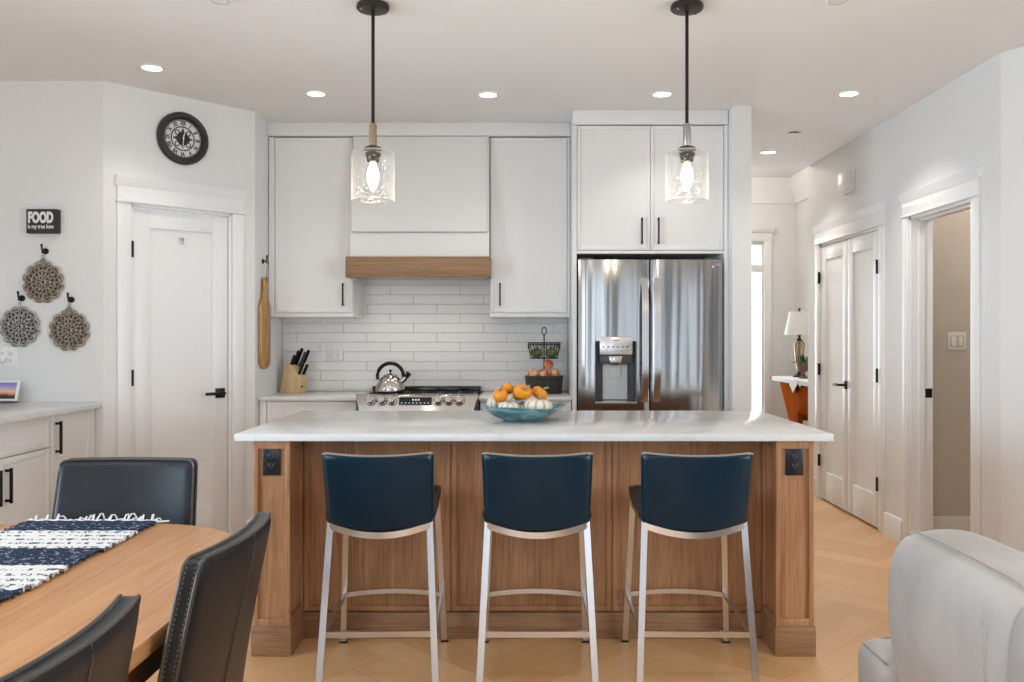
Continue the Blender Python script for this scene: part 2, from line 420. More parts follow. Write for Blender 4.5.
# windows out of view: frames only in plain white bars plus panes
def side_window(name, label, axis, t, a0, a1, z0, z1, mull=True):
    w = thing(name, label, 'window', ((t, (a0+a1)/2, z0) if axis == 'y' else ((a0+a1)/2, t, z0)), kind='structure')
    bm = B()
    def bx(u0, u1, q0, q1, th=.03):
        if axis == 'x': box(bm, u0, u1, t-th, t+th, q0, q1)
        else: box(bm, t-th, t+th, u0, u1, q0, q1)
    for u in ((a0, (a0+a1)/2-.03, a1-.06) if mull else (a0, a1-.06)): bx(u, u+.06, z0, z1)
    bx(a0, a1, z0, z0+.06); bx(a0, a1, z1-.06, z1)
    obj('sash', bm, M_TRIM, w)
    bm = B()
    if axis == 'x': box(bm, a0+.03, a1-.03, t-.003, t+.003, z0+.03, z1-.03)
    else: box(bm, t-.003, t+.003, a0+.03, a1-.03, z0+.03, z1-.03)
    obj('pane', bm, M_PANE, w)
side_window('window_2', 'unseen left rear window behind the camera', 'x', -4.13, -3.7, -1.1, .1, 2.45)
side_window('window_3', 'unseen middle rear window behind the camera', 'x', -4.13, -.2, 1.0, .1, 2.45, False)
side_window('window_6', 'unseen rightmost rear window behind the camera', 'x', -4.13, 2.3, 2.9, .1, 2.45, False)
side_window('window_4', 'wide dining window left of the table', 'y', -4.13, -.7, 2.5, .45, 2.4)
side_window('window_5', 'added unseen lounge window right of the sofa', 'y', 4.72, -1.1, 1.5, .5, 2.4)

# unseen charcoal curtains added to put dark bands in the refrigerator door reflections
M_CURT = mat('dark_band_curtain', (.06, .06, .062), .9)
for x0, x1, lab in ((-1.08, -.28, 'added charcoal curtain left of the middle rear window'), (1.1, 2.05, 'added charcoal curtain between the middle and right rear windows'), (3.0, 3.55, 'added charcoal curtain right of the rear windows')):
    t = B(); nn = 60; ra = [t.verts.new((x0+(x1-x0)*i/nn, -3.98+.03*math.sin(i*1.05), .02)) for i in range(nn+1)]; rb = [t.verts.new((v.co.x, v.co.y, 2.6)) for v in ra]
    for i in range(nn): t.faces.new((ra[i], ra[i+1], rb[i+1], rb[i]))
    bmesh.ops.solidify(t, geom=t.faces[:], thickness=.004)
    single('curtain', t, M_CURT, lab, 'curtain', 'added rear curtains')
# baseboards
bm = B()
for y0, y1 in ((4.38, PW0-.09), (PW1+.09, CL0-.09), (7.15, 7.33)):
    prism(bm, [(2.41, 0), (2.394, 0), (2.394, .13), (2.40, .15), (2.41, .155)], y0, y1, 'y')
struct('baseboard_right', bm, M_TRIM, 'white baseboard along the hallway wall', 'baseboard')
bm = B(); prism(bm, [(5.66, 0), (5.644, 0), (5.644, .12), (5.65, .14), (5.66, .145)], 2.545, 4.0, 'x')
struct('baseboard_powder', bm, M_TRIM, 'baseboard in the powder room', 'baseboard')
bm = B(); prism(bm, [(ZF, 0), (ZF-.016, 0), (ZF-.016, .15), (ZF-.008, .17), (ZF, .175)], .2, 3.03, 'x')
prism(bm, [(3.03, 0), (3.014, 0), (3.014, .15), (3.022, .17), (3.03, .175)], 7.33, ZF-.02, 'y')
struct('baseboard_entry', bm, M_TRIM, 'tall white baseboard in the entry', 'baseboard')
bm = B(); t = .016
prism(bm, [(0, 0), (-t, 0), (-t, .13), (-.008, .15), (0, .155)], .0, .072, 'x'); prism(bm, [(0, 0), (-t, 0), (-t, .13), (-.008, .15), (0, .155)], .862, .928, 'x')
xf(bm, PM); struct('baseboard_pantry', bm, M_TRIM, 'white baseboard beside the pantry door', 'baseboard')

# ---------------------------------------------------------------- doors
def casing_local(u0, u1, ztop, w, thick=.014, crown=.055):
    """door surround in a frame where u runs along the wall and -v comes out of it (v=0 wall face)"""
    c = B()
    box(c, u0-w, u0, -thick, 0, 0, ztop, .002); box(c, u1, u1+w, -thick, 0, 0, ztop, .002)
    box(c, u0-w-.006, u1+w+.006, -thick-.01, 0, ztop, ztop+.014, .002)
    box(c, u0-w, u1+w, -thick-.002, 0, ztop+.014, ztop+.092, .001)
    e = .02
    prism(c, [(0, ztop+.092), (-thick-.004, ztop+.092), (-thick-.008, ztop+.105), (-thick-.022, ztop+.136), (-thick-.024, ztop+.148), (0, ztop+.148)], u0-w-.012, u1+w+.012, 'x')
    return c
def leaf(u0, u1, z0, z1, v0, stile=.105, top=.12, bot=.27, th=.04):
    """one-panel shaker door leaf with its face at v0"""
    c = B()
    box(c, u0, u0+stile, v0, v0+th, z0, z1, .0015); box(c, u1-stile, u1, v0, v0+th, z0, z1, .0015)
    box(c, u0+stile, u1-stile, v0, v0+th, z1-top, z1, .0015); box(c, u0+stile, u1-stile, v0, v0+th, z0, z0+bot, .0015)
    box(c, u0+stile-.004, u1-stile+.004, v0+.012, v0+th-.01, z0+bot-.004, z1-top+.004)
    return c
def jamb(u0, u1, z1, d):
    c = B(); box(c, u0, u0+.018, 0, d, 0, z1); box(c, u1-.018, u1, 0, d, 0, z1); box(c, u0, u1, 0, d, z1-.018, z1); return c
def lever(u, z, dirn, v0):
    """square rose and flat lever handle; lever points along dirn"""
    c = B(); box(c, u-.030, u+.030, v0-.010, v0, z-.030, z+.030, .002)
    tube(c, [(u, v0-.008, z), (u, v0-.05, z)], .010, 10)
    box(c, min(u-.010*dirn, u+.115*dirn), max(u-.010*dirn, u+.115*dirn), v0-.062, v0-.042, z-.009, z+.009, .002); return c
def hinge(u, z, v0):
    c = B(); tube(c, [(u, v0-.010, z-.047), (u, v0-.010, z+.047)], .0085, 8); box(c, u-.003, u+.012, v0-.006, v0-.001, z-.044, z+.044); return c

d1 = thing('door_1', 'white pantry door with black lever on the diagonal wall', 'door', PO, PA, kind='structure', local=True)
obj('door_casing', casing_local(.150, .768, 2.078, .078), M_TRIM, d1)
obj('door_jamb', jamb(.150, .768, 2.078, .115), M_TRIM, d1)
dl = obj('door_leaf', leaf(.171, .747, .012, 2.052, .012, .098, .105, .275), M_TRIM, d1)
h = obj('door_handle', lever(.697, .965, -1, .012), M_BLACK, d1); h['label'] = 'black lever handle on a square plate'
for z in (1.815, 1.077, .34): obj('hinge', hinge(.160, z, .012), M_BLACK, d1)
c = B(); tube(c, [(.455, .012, 1.90), (.455, -.004, 1.90), (.455, -.006, 1.866), (.455, -.014, 1.868), (.455, -.014, 1.876)], .003, 6); box(c, .441, .469, .008, .013, 1.885, 1.905, .002)
obj('hook', c, M_GREYP, d1)

# hallway: local u = along +y, outward = -x -> rotate so that u=+y and v=+x
RM_A = PI/2
def hall(o): return o
# frame: rotation by +90deg maps u->+y and v-> -x ; mirror v by using rotation -90deg with u reversed instead
d2 = thing('door_2', 'white double closet doors with black lever on the hallway wall', 'door', (2.41, 0, 0), -PI/2, kind='structure', local=True)
# rotation -90: u-> -y, v-> +x ; so u = -y
U = lambda y: -y
obj('door_casing', casing_local(U(CL1), U(CL0), DZ, .088), M_TRIM, d2)
obj('door_jamb', jamb(U(CL1), U(CL0), DZ, .135), M_TRIM, d2)
mid = (CL0+CL1)/2
obj('door_leaf', leaf(U(CL1-.02), U(mid+.002), .015, 2.035, .002, .098, .11, .22), M_TRIM, d2)
obj('door_leaf', leaf(U(mid-.002), U(CL0+.02), .015, 2.035, .002, .098, .11, .22), M_TRIM, d2)
h = obj('door_handle', lever(U(mid+.034), .952, -1, .002), M_BLACK, d2); h['label'] = 'black lever handle'
for z in (1.785, 1.05, .317):
    obj('hinge', hinge(U(CL1-.012), z, -.006), M_BLACK, d2); obj('hinge', hinge(U(CL0+.012), z, -.006), M_BLACK, d2)
for uu in (U(mid+.05), U(mid-.05)):
    c = B(); box(c, uu-.02, uu+.02, .016, .03, 2.028, 2.05); obj('ball_catch', c, M_DGREY, d2)
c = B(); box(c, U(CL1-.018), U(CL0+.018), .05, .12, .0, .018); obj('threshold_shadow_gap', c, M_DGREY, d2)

d3 = thing('door_3', 'open white-cased powder room doorway nearest the sofa', 'door', (2.41, 0, 0), -PI/2, kind='structure', local=True)
obj('door_casing', casing_local(U(PW1), U(PW0), DZ, .078), M_TRIM, d3)
c = jamb(U(PW1), U(PW0), DZ, .135); box(c, U(PW1)+.018, U(PW1)+.03, .045, .08, 0, DZ-.018); box(c, U(PW0)-.03, U(PW0)-.018, .045, .08, 0, DZ-.018)
box(c, U(PW1)+.018, U(PW0)-.018, .045, .08, DZ-.03, DZ-.018)
obj('door_jamb', c, M_TRIM, d3)
c = B(); box(c, U(PW1)+.018, U(PW1)+.021, .088, .13, .935, .992, .001); box(c, U(PW1)+.021, U(PW1)+.0222, .10, .115, .95, .977)
o = obj('strike_plate', c, M_BLACK, d3); o['label'] = 'black strike plate'

# ---------------------------------------------------------------- cabinets
def slim_door(bm, x0, x1, z0, z1, y, th=.02, fr=.022):
    """slim shaker front facing -y with its face at y"""
    box(bm, x0, x0+fr, y, y+th, z0, z1, .001); box(bm, x1-fr, x1, y, y+th, z0, z1, .001)
    box(bm, x0+fr, x1-fr, y, y+th, z1-fr, z1, .001); box(bm, x0+fr, x1-fr, y, y+th, z0, z0+fr, .001)
    box(bm, x0+fr-.002, x1-fr+.002, y+.006, y+th-.002, z0+fr-.002, z1-fr+.002); return bm
def bar_pull(x, y, z0, z1, r=.005, out=.03):
    c = B(); box(c, x-r, x+r, y-out, y-out+2*r, z0, z1, .001)
    for z in (z0+.012, z1-.012): box(c, x-r, x+r, y-out+.004, y, z-r, z+r)
    return c
UY, UZ0, UZ1 = 5.817, 1.444, 2.647
# upper left
t = thing('upper_cabinet', 'white upper cabinet left of the range hood', 'cabinet', (-1.41, 6.0, UZ0), group='kitchen upper cabinets')
bm = B(); box(bm, -1.693, -1.130, UY+.021, 6.175, UZ0, UZ1); box(bm, -1.693, -1.655, UY, UY+.022, UZ0, UZ1, .001); box(bm, -1.655, -1.130, UY, UY+.022, UZ0, UZ0+.024, .001)
obj('cabinet_body', bm, M_CAB, t)
dr = obj('door', slim_door(B(), -1.651, -1.133, UZ0+.029, UZ1-.005, UY), M_CAB, t)
obj('handle', bar_pull(-1.194, UY, 1.517, 1.671), M_BLACK, dr)
# upper right
t = thing('upper_cabinet', 'white upper cabinet between range hood and refrigerator', 'cabinet', (.05, 6.0, UZ0), group='kitchen upper cabinets')
bm = B(); box(bm, -.214, .320, UY+.021, 6.175, UZ0, UZ1); box(bm, .305, .320, UY, UY+.022, UZ0, UZ1, .001); box(bm, -.214, .305, UY, UY+.022, UZ0, UZ0+.024, .001)
obj('cabinet_body', bm, M_CAB, t)
dr = obj('door', slim_door(B(), -.209, .301, UZ0+.029, UZ1-.005, UY), M_CAB, t)
obj('handle', bar_pull(-.147, UY, 1.517, 1.671), M_BLACK, dr)
# flat board up to the ceiling over uppers and over the refrigerator cabinet
bm = B(); box(bm, -1.697, .322, UY-.012, 6.175, 2.653, CH-.001, .001)
struct('trim_2', bm, M_CAB, 'flat white board between upper cabinets and ceiling', 'trim')
bm = B(); box(bm, .324, 1.300, 5.488, 6.175, 2.653, CH-.001, .001)
struct('trim_3', bm, M_CAB, 'flat white board above the refrigerator cabinet', 'trim')
# hood
t = thing('range_hood', 'white boxed range hood with an oak band over the range', 'range hood', (-.672, 6.0, 1.70))
bm = B(); x0, x1 = -1.127, -.217
prism(bm, [(6.175, 1.835), (5.722, 1.835), (5.722, 1.995), (5.735, 2.003), (5.803, 2.648), (6.175, 2.648)], x0, x1, 'x')
obj('hood_body', bm, M_CAB, t)
bm = B(); prism(bm, [(5.733, 2.002), (5.706, 2.002), (5.782, 2.640), (5.803, 2.640)], x0+.012, x1-.012, 'x', .001); obj('sloped_panel', bm, M_CAB, t)
bm = B(); box(bm, -1.150, -.206, 5.665, 5.70, 1.70, 1.835, .002); box(bm, -1.150, -1.128, 5.70, 5.81, 1.70, 1.835, .002); box(bm, -.228, -.206, 5.70, 5.81, 1.70, 1.835, .002)
box(bm, -1.128, -.216, 5.70, 6.17, 1.79, 1.834)
obj('oak_band', bm, M_HOODW, t)['label'] = 'oak band around the hood'
bm = B(); box(bm, -1.10, -.244, 5.72, 6.15, 1.712, 1.79, .004); ins = obj('hood_insert', bm, M_STEEL2, t)
for x in (-.87, -.47):
    bm = B(); lathe(bm, [(.028, 1.708), (.028, 1.713)], 16, (x, 5.77, 0)); o = obj('hood_lamp', bm, M_LED, ins)
    l = bpy.data.lights.new('hood_light', 'SPOT'); l.energy = 2.0; l.color = (1, .93, .82); l.spot_size = math.radians(130); l.spot_blend = .8; l.shadow_soft_size = .03
    lo = bpy.data.objects.new('hood_light', l); COL.objects.link(lo); lo.location = (x, 5.85, 1.69)
# refrigerator surround
t = thing('refrigerator_cabinet', 'tall white surround with two doors above the refrigerator', 'cabinet', (.81, 5.9, 0))
bm = B(); box(bm, .324, .346, 5.50, 6.175, 0, 2.65, .001); box(bm, 1.278, 1.302, 5.50, 6.175, 0, 2.65, .001)
box(bm, .346, 1.278, 5.522, 6.175, 1.838, 2.65); box(bm, .346, 1.278, 5.50, 5.524, 1.838, 1.856, .001)
obj('cabinet_body', bm, M_CAB, t)
dr = obj('door', slim_door(B(), .350, .8105, 1.860, 2.645, 5.50), M_CAB, t); obj('handle', bar_pull(.756, 5.50, 1.895, 2.064), M_BLACK, dr)
dr = obj('door', slim_door(B(), .8135, 1.274, 1.860, 2.645, 5.50), M_CAB, t); obj('handle', bar_pull(.861, 5.50, 1.895, 2.064), M_BLACK, dr)

# base cabinets under the back worktop
BZ = .925; BY = 5.585
def base_cab(label, x0, x1, fill):
    t = thing('base_cabinet', label, 'cabinet', ((x0+x1)/2, 5.9, 0), group='kitchen base cabinets')
    bm = B(); box(bm, x0, x1, BY+.045, 6.175, .1, BZ-.026); box(bm, x0, x1, BY+.09, 6.175, 0, .1)
    if fill: box(bm, x0, x0+.045, BY+.022, BY+.05, .1, BZ-.026, .001)
    obj('cabinet_body', bm, M_CAB, t)
    f0 = x0+(.049 if fill else .004)
    d = obj('drawer', slim_door(B(), f0, x1-.004, .70, BZ-.030, BY+.024), M_CAB, t)
    d = obj('door', slim_door(B(), f0, x1-.004, .105, .695, BY+.024), M_CAB, t); obj('handle', bar_pull(x1-.05, BY+.024, .50, .65), M_BLACK, d)
base_cab('white base cabinet under the counter left of the range', -1.693, -1.066, True)
base_cab('white base cabinet under the short counter right of the range', -.272, .320, False)
bm = B(); box(bm, -1.697, -1.062, BY, 6.165, BZ-.025, BZ, .003)
single('countertop', bm, M_QUARTZ, 'white quartz counter left of the range under the knife block', 'countertop', 'back wall countertops', origin=(-1.38, 5.87, BZ-.025))
bm = B(); box(bm, -.276, .322, BY, 6.165, BZ-.025, BZ, .003)
single('countertop', bm, M_QUARTZ, 'white quartz counter right of the range under the tiered basket', 'countertop', 'back wall countertops', origin=(.02, 5.87, BZ-.025))

# tiled splashback: long tiles stepping a third per course
bm = B(); box(bm, -1.697, .322, 6.170, 6.179, BZ, 1.80)
bk = struct('wall_backsplash', bm, M_GROUT, 'backsplash of long white tiles behind the range', 'backsplash')
bm = B(); TH, TL = .0675, .4966
for i in range(-5, 9):
    zt = 1.475-i*TH; zb = max(zt-TH, BZ); zt = min(zt, 1.80)
    if zt-zb < .004: continue
    x = -.6016+(i+1)*TL/3 - 8*TL
    while x < .322:
        a, b2 = max(x, -1.697)+.001, min(x+TL, .322)-.001
        if b2-a > .01: box(bm, a, b2, 6.163, 6.171, zb+.001, zt-.001, .0012, 1)
        x += TL
obj('tiles', bm, M_TILE, bk)

# sideboard run on the left: cabinets face +x, worktop runs into the nook wall
SX = -2.385; SZ = .918
SB = Matrix.Translation((SX, 0, 0)) @ Matrix.Rotation(PI/2, 4, 'Z')     # local x -> +y, local y -> -x (into the cabinet)
def side_front(x0, x1, z0, z1): return xf(slim_door(B(), x0, x1, z0, z1, 0, fr=.03), SB)
def side_pull(x, z0, z1): return xf(bar_pull(x, 0, z0, z1, .006, .032), SB)
def side_cab(label, y0, y1):
    t = thing('sideboard_cabinet', label, 'cabinet', (SX-.3, (y0+y1)/2, 0), group='sideboard cabinets along the left')
    bm = B(); box(bm, -3.02, SX-.021, y0, y1, .1, SZ-.001); box(bm, -3.02, SX-.08, y0, y1, 0, .1); obj('cabinet_body', bm, M_CAB, t); return t
t = side_cab('narrow white sideboard cabinet against the nook wall', 4.402, 4.858)
d = obj('door', side_front(4.405, 4.808, .105, .913), M_CAB, t); obj('handle', side_pull(4.452, .715, .882), M_BLACK, d)
bm = B(); box(bm, SX-.02, SX, 4.811, 4.858, .1, .913, .001); obj('filler', bm, M_CAB, t)
t = side_cab('wide white sideboard cabinet with a drawer over two doors', 3.53, 4.398)
d = obj('drawer', side_front(3.534, 4.395, .758, .913), M_CAB, t); obj('handle', xf(box(box(box(B(), 3.64, 3.81, -.032, -.02, .829, .841, .001), 3.655, 3.667, -.022, 0, .829, .841), 3.783, 3.795, -.022, 0, .829, .841), SB), M_BLACK, d)
d = obj('door', side_front(3.534, 3.9625, .105, .752), M_CAB, t); obj('handle', side_pull(3.938, .545, .708), M_BLACK, d)
d = obj('door', side_front(3.9665, 4.395, .105, .752), M_CAB, t); obj('handle', side_pull(4.018, .545, .708), M_BLACK, d)
bm = B(); box(bm, -3.03, -2.346, 3.50, 4.861, SZ, SZ+.031, .003)
single('countertop', bm, M_QUARTZ, 'white quartz counter on the left sideboard under the small display', 'countertop', origin=(-2.7, 4.2, SZ))

# ---------------------------------------------------------------- refrigerator
t = thing('refrigerator', 'stainless french-door refrigerator with a water dispenser', 'refrigerator', (.804, 5.8, 0))
bm = B(); box(bm, .356, 1.266, 5.535, 6.16, .03, 1.785, .004); box(bm, .36, 1.26, 5.55, 6.1, 0, .03); obj('fridge_body', bm, M_BLKGLOSS, t)
def curved_front(x0, x1, z0, z1, y, th=.06, bow=.012, holes=None, nx=10):
    """door skin bowed gently towards the room"""
    c = B(); xs = [x0+(x1-x0)*i/nx for i in range(nx+1)]
    f = lambda x: y-bow*(1-((2*x-x0-x1)/(x1-x0))**2)+ (0.006 if x in (x0, x1) else 0)
    poly = [(x, f(x)) for x in xs]+[(x1, y+th), (x0, y+th)]
    prism(c, poly, z0, z1, 'z'); return c
FX0, FXM, FX1 = .355, .8045, 1.262
# left door with the dispenser opening: four pieces around it joined in one mesh
DX0, DX1, DZ0, DZ1 = .459, .719, .905, 1.285
bm = B(); NX = 18
xs = sorted(set([FX0+(FXM-.0045-FX0)*i/NX for i in range(NX+1)]+[DX0, DX1])); FY = 5.472
ff = lambda x, a, b: FY-.012*(1-((2*x-a-b)/(b-a))**2)+(.006 if abs(x-a) < 1e-6 or abs(x-b) < 1e-6 else 0)
def strip(bm, xl, z0, z1, a, b): prism(bm, [(x, ff(x, a, b)) for x in xl]+[(xl[-1], 5.532), (xl[0], 5.532)], z0, z1, 'z')
a, b = FX0, FXM-.0045
strip(bm, [x for x in xs if x <= DX0+1e-9], .62, 1.797, a, b); strip(bm, [x for x in xs if x >= DX1-1e-9], .62, 1.797, a, b)
mx_ = [x for x in xs if DX0-1e-9 <= x <= DX1+1e-9]
strip(bm, mx_, DZ1, 1.797, a, b); strip(bm, mx_, .62, DZ0, a, b)
bmesh.ops.remove_doubles(bm, verts=bm.verts[:], dist=1e-5)
ld = obj('door', bm, M_FRIDGE, t, angle=50)
bm = B(); xr = [FXM+.0045+(FX1-FXM-.0045)*i/NX for i in range(NX+1)]; strip(bm, xr, .62, 1.797, FXM+.0045, FX1)
rd = obj('door', bm, M_FRIDGE, t, angle=50)
bm = B(); xl = [FX0+(FX1-FX0)*i/NX for i in range(NX+1)]; strip(bm, xl, .06, .612, FX0, FX1); fz = obj('freezer_drawer', bm, M_FRIDGE, t, angle=50)
bm = B(); tube(bm, [(FX0+.05, 5.455, .555), (FX0+.05, 5.405, .555), (FX1-.05, 5.405, .555), (FX1-.05, 5.455, .555)], .012, 8); obj('handle', bm, M_CHROME, fz)
def fridge_handle(x):
    c = B(); n = 14; pts = []
    for i in range(n+1):
        s = i/n; z = .905+.775*s; pts.append((x, 5.462-.05*min(1, 4.2*math.sin(PI*s)**.8/3), z))
    tube(c, pts, 0, square=(.040, .016), up=(0, 1, 0)); return c
obj('handle', fridge_handle(.768), M_CHROME, ld); obj('handle', fridge_handle(.845), M_CHROME, rd)
# dispenser
bm = B(); yb = 5.528
box(bm, DX0, DX0+.006, 5.466, yb, DZ0, DZ1); box(bm, DX1-.006, DX1, 5.466, yb, DZ0, DZ1); box(bm, DX0, DX1, yb-.004, yb, DZ0, DZ1); box(bm, DX0, DX1, 5.466, yb, DZ1-.006, DZ1)
ds = obj('dispenser', bm, M_DGREY, ld)
bm = B(); prism(bm, [(5.452, 1.312), (5.452, 1.20), (5.47, 1.192), (5.52, 1.192), (5.52, 1.30), (5.47, 1.312)], .487, .692, 'x', .003); obj('control_panel', bm, M_CHROME, ds)
bm = B(); box(bm, .490, .689, 5.470, 5.52, 1.142, 1.193, .004); obj('chute_housing', bm, M_DGREY, ds)
bm = B(); prism(bm, [(-.045, 1.19), (.045, 1.19), (.030, 1.135), (-.030, 1.135)], 5.462, 5.50, 'y', .004, Matrix.Translation((.588, 0, 0))); obj('spout', bm, M_STEEL2, ds)
bm = B(); box(bm, .510, .668, 5.512, 5.526, .915, 1.145, .004); box(bm, .55, .625, 5.502, 5.514, 1.045, 1.13, .004); box(bm, .565, .61, 5.498, 5.505, 1.06, 1.066); obj('paddle', bm, M_GREYP, ds)
bm = B(); prism(bm, [(5.444, DZ0), (5.444, DZ0-.006), (5.455, DZ0-.016), (5.525, DZ0-.012), (5.525, DZ0+.008)], DX0, DX1, 'x', .001); obj('drip_tray', bm, M_CHROME, ds)
bm = B()
for i in range(6): box(bm, .505+i*.03, .518+i*.03, 5.4505, 5.4525, 1.245, 1.252)
box(bm, .57, .61, 5.4505, 5.4525, 1.288, 1.292); obj('panel_icons', bm, M_DGREY, ds)  # small button and icon marks on the dispenser panel
bm = B(); lathe(bm, [(.008, 0), (.008, .002)], 16, M=Matrix.Translation((1.20, 5.4665, 1.752)) @ Matrix.Rotation(PI/2, 4, 'X')); merge(bm, text_bm('LG', .022, Matrix.Translation((1.232, 5.4665, 1.765)) @ Matrix.Rotation(PI/2, 4, 'X'), .001, .0006))
obj('badge', bm, M_GREYP, rd)
for x in (.37, 1.16): obj('hinge_cover', box(B(), x, x+.08, 5.50, 5.60, 1.797, 1.812, .003), M_DGREY, t)

# ---------------------------------------------------------------- range
RX0, RX1 = -1.058, -.280
t = thing('range', 'stainless slide-in range with front knobs', 'stove', (-.669, 5.8, 0))
bm = B(); box(bm, RX0, RX1, 5.56, 6.155, .04, .905, .003); box(bm, RX0+.03, RX1-.03, 5.6, 6.1, 0, .04); obj('oven_body', bm, M_DGREY, t)
bm = B(); box(bm, RX0, RX1, 5.52, 5.558, .2, .815, .004); od = obj('oven_door', bm, M_STEEL2, t)
bm = B(); box(bm, RX0+.12, RX1-.12, 5.517, 5.522, .33, .66, .001); obj('oven_glass', bm, M_BLKGLOSS, od)
bm = B(); tube(bm, [(RX0+.05, 5.52, .77), (RX0+.05, 5.47, .77), (RX1-.05, 5.47, .77), (RX1-.05, 5.52, .77)], .011, 8); obj('handle', bm, M_CHROME, od)
bm = B(); box(bm, RX0, RX1, 5.52, 5.558, .05, .19, .004); obj('warming_drawer', bm, M_STEEL2, t)
bm = B(); prism(bm, [(5.60, .945), (5.545, .945), (5.53, .938), (5.488, .835), (5.495, .822), (5.60, .822)], RX0, RX1, 'x', .002)
for v in bm.verts:
    if v.co.z < .86: v.co.x += .030 if v.co.x < -.67 else -.030
cp = obj('control_panel', bm, M_STEEL2, t)
sl = math.atan2(5.53-5.488, .938-.835)                                   # tilt of the panel face
def on_panel(x, s, out=0):                                              # s from bottom to top of the face
    return Vector((x, 5.488+.042*s-out*math.cos(sl), .835+.103*s+out*math.sin(sl)*.2))
KM = lambda x, s: Matrix.Translation(on_panel(x, s)) @ Matrix.Rotation(PI/2-sl, 4, 'X')
for x in (-.961, -.890, -.826, -.531, -.465, -.396):
    kb = obj('knob', lathe(B(), [(.031, -.002), (.031, .006), (.026, .008), (.024, .032), (.022, .036), (.0, .036)], 20, M=KM(x, .70)), M_STEEL2, cp)
    obj('bezel', lathe(B(), [(.034, -.002), (.034, .003), (.029, .004)], 24, M=KM(x, .70), caps=False), M_BLACK, kb)
    bm = B(); box(bm, -.005, .005, -.023, .023, .034, .044, .001, M=KM(x, .70)); obj('knob_grip', bm, M_STEEL2, kb)
bm = B(); box(bm, -.104, .104, -.026, .026, -.001, .003, .001, M=KM(-.676, .66)); dp = obj('display', bm, M_BLKGLOSS, cp)
M_ICON = mat('display_icons', (.5, .5, .5), .5, emit=(.8, .85, .9), estr=.6)
bm = B()
for i in range(8): box(bm, -.09+i*.024, -.082+i*.024, -.014, -.010, .003, .0036, M=KM(-.676, .66))
for i in range(3): box(bm, -.02+i*.018, -.010+i*.018, .004, .014, .003, .0036, M=KM(-.676, .66))
obj('display_icons', bm, M_ICON, dp)
bm = B()
for x in (RX0+.022, RX1-.022): box(bm, x-.020, x+.020, -.045, .045, -.001, .004, .002, M=KM(x, .55) @ Matrix.Translation((-x, 0, 0)) @ Matrix.Translation((0, 0, 0)))
bm.free()
bm = B(); box(bm, RX0, RX1, 5.555, 6.155, .905, .918, .003); obj('cooktop', bm, M_STEEL2, t)
bm = B(); box(bm, RX0+.01, RX1-.01, 6.09, 6.155, .915, .965, .004); obj('rear_trim', bm, M_BLKGLOSS, t)
for g in range(3):
    bm = B(); a, b = RX0+.03+g*.242, RX0+.03+g*.242+.236
    for yy in (5.60, 5.70, 5.84, 5.98, 6.075): box(bm, a, b, yy-.007, yy+.007, .922, .936, .002)
    for xx in (a+.007, (a+b)/2, b-.007): box(bm, xx-.007, xx+.007, 5.60, 6.075, .922, .936, .002)
    for xx in (a+.01, b-.01):
        for yy in (5.605, 6.07): box(bm, xx-.008, xx+.008, yy-.008, yy+.008, .917, .924)
    obj('grate', bm, M_BLACK, t)
for bx_, by_ in ((-.93, 5.72), (-.93, 5.96), (-.67, 5.84), (-.41, 5.72), (-.41, 5.96)):
    bm = B(); lathe(bm, [(.045, .917), (.045, .922), (.03, .926), (0, .927)], 20, (bx_, by_, 0)); obj('burner', bm, M_BLACK, t)

# kettle
kx, ky, kz = -.868, 5.74, .937
t = thing('kettle', 'shiny stovetop kettle with a black loop handle on the range', 'kettle', (kx, ky, kz))
bm = B(); lathe(bm, [(0, .0), (.088, 0), (.095, .006), (.096, .018)], 32, (kx, ky, kz)); obj('kettle_base', bm, M_BLACK, t)
bm = B(); lathe(bm, [(.096, .018), (.097, .03), (.092, .055), (.078, .085), (.060, .108), (.048, .116), (.046, .122), (.040, .126), (.02, .133), (0, .135)], 32, (kx, ky, kz)); bd = obj('kettle_body', bm, M_STEEL2, t)
bm = B(); lathe(bm, [(.004, .133), (.005, .143), (.011, .147), (.010, .157), (0, .160)], 14, (kx, ky, kz)); obj('lid_knob', bm, M_BLACK, bd)
bm = B(); pts = [(kx+.086*math.cos(a)*1.0, ky, kz+.114+.086*math.sin(a)) for a in [math.radians(x) for x in range(-22, 206, 12)]]
tube(bm, pts, [.011]*2+[.0125]*(len(pts)-4)+[.011]*2, 10); obj('handle', bm, M_BLACK, t)
bm = B(); tube(bm, [(kx+.060, ky-.01, kz+.070), (kx+.092, ky-.012, kz+.095), (kx+.112, ky-.014, kz+.118)], [.022, .016, .013], 12); sp = obj('spout', bm, M_STEEL2, t)
bm = B(); tube(bm, [(kx+.104, ky-.014, kz+.108), (kx+.128, ky-.016, kz+.136)], .0155, 12); tube(bm, [(kx+.105, ky-.014, kz+.142), (kx+.128, ky-.016, kz+.136)], .006, 8); obj('whistle', bm, M_BLACK, sp)

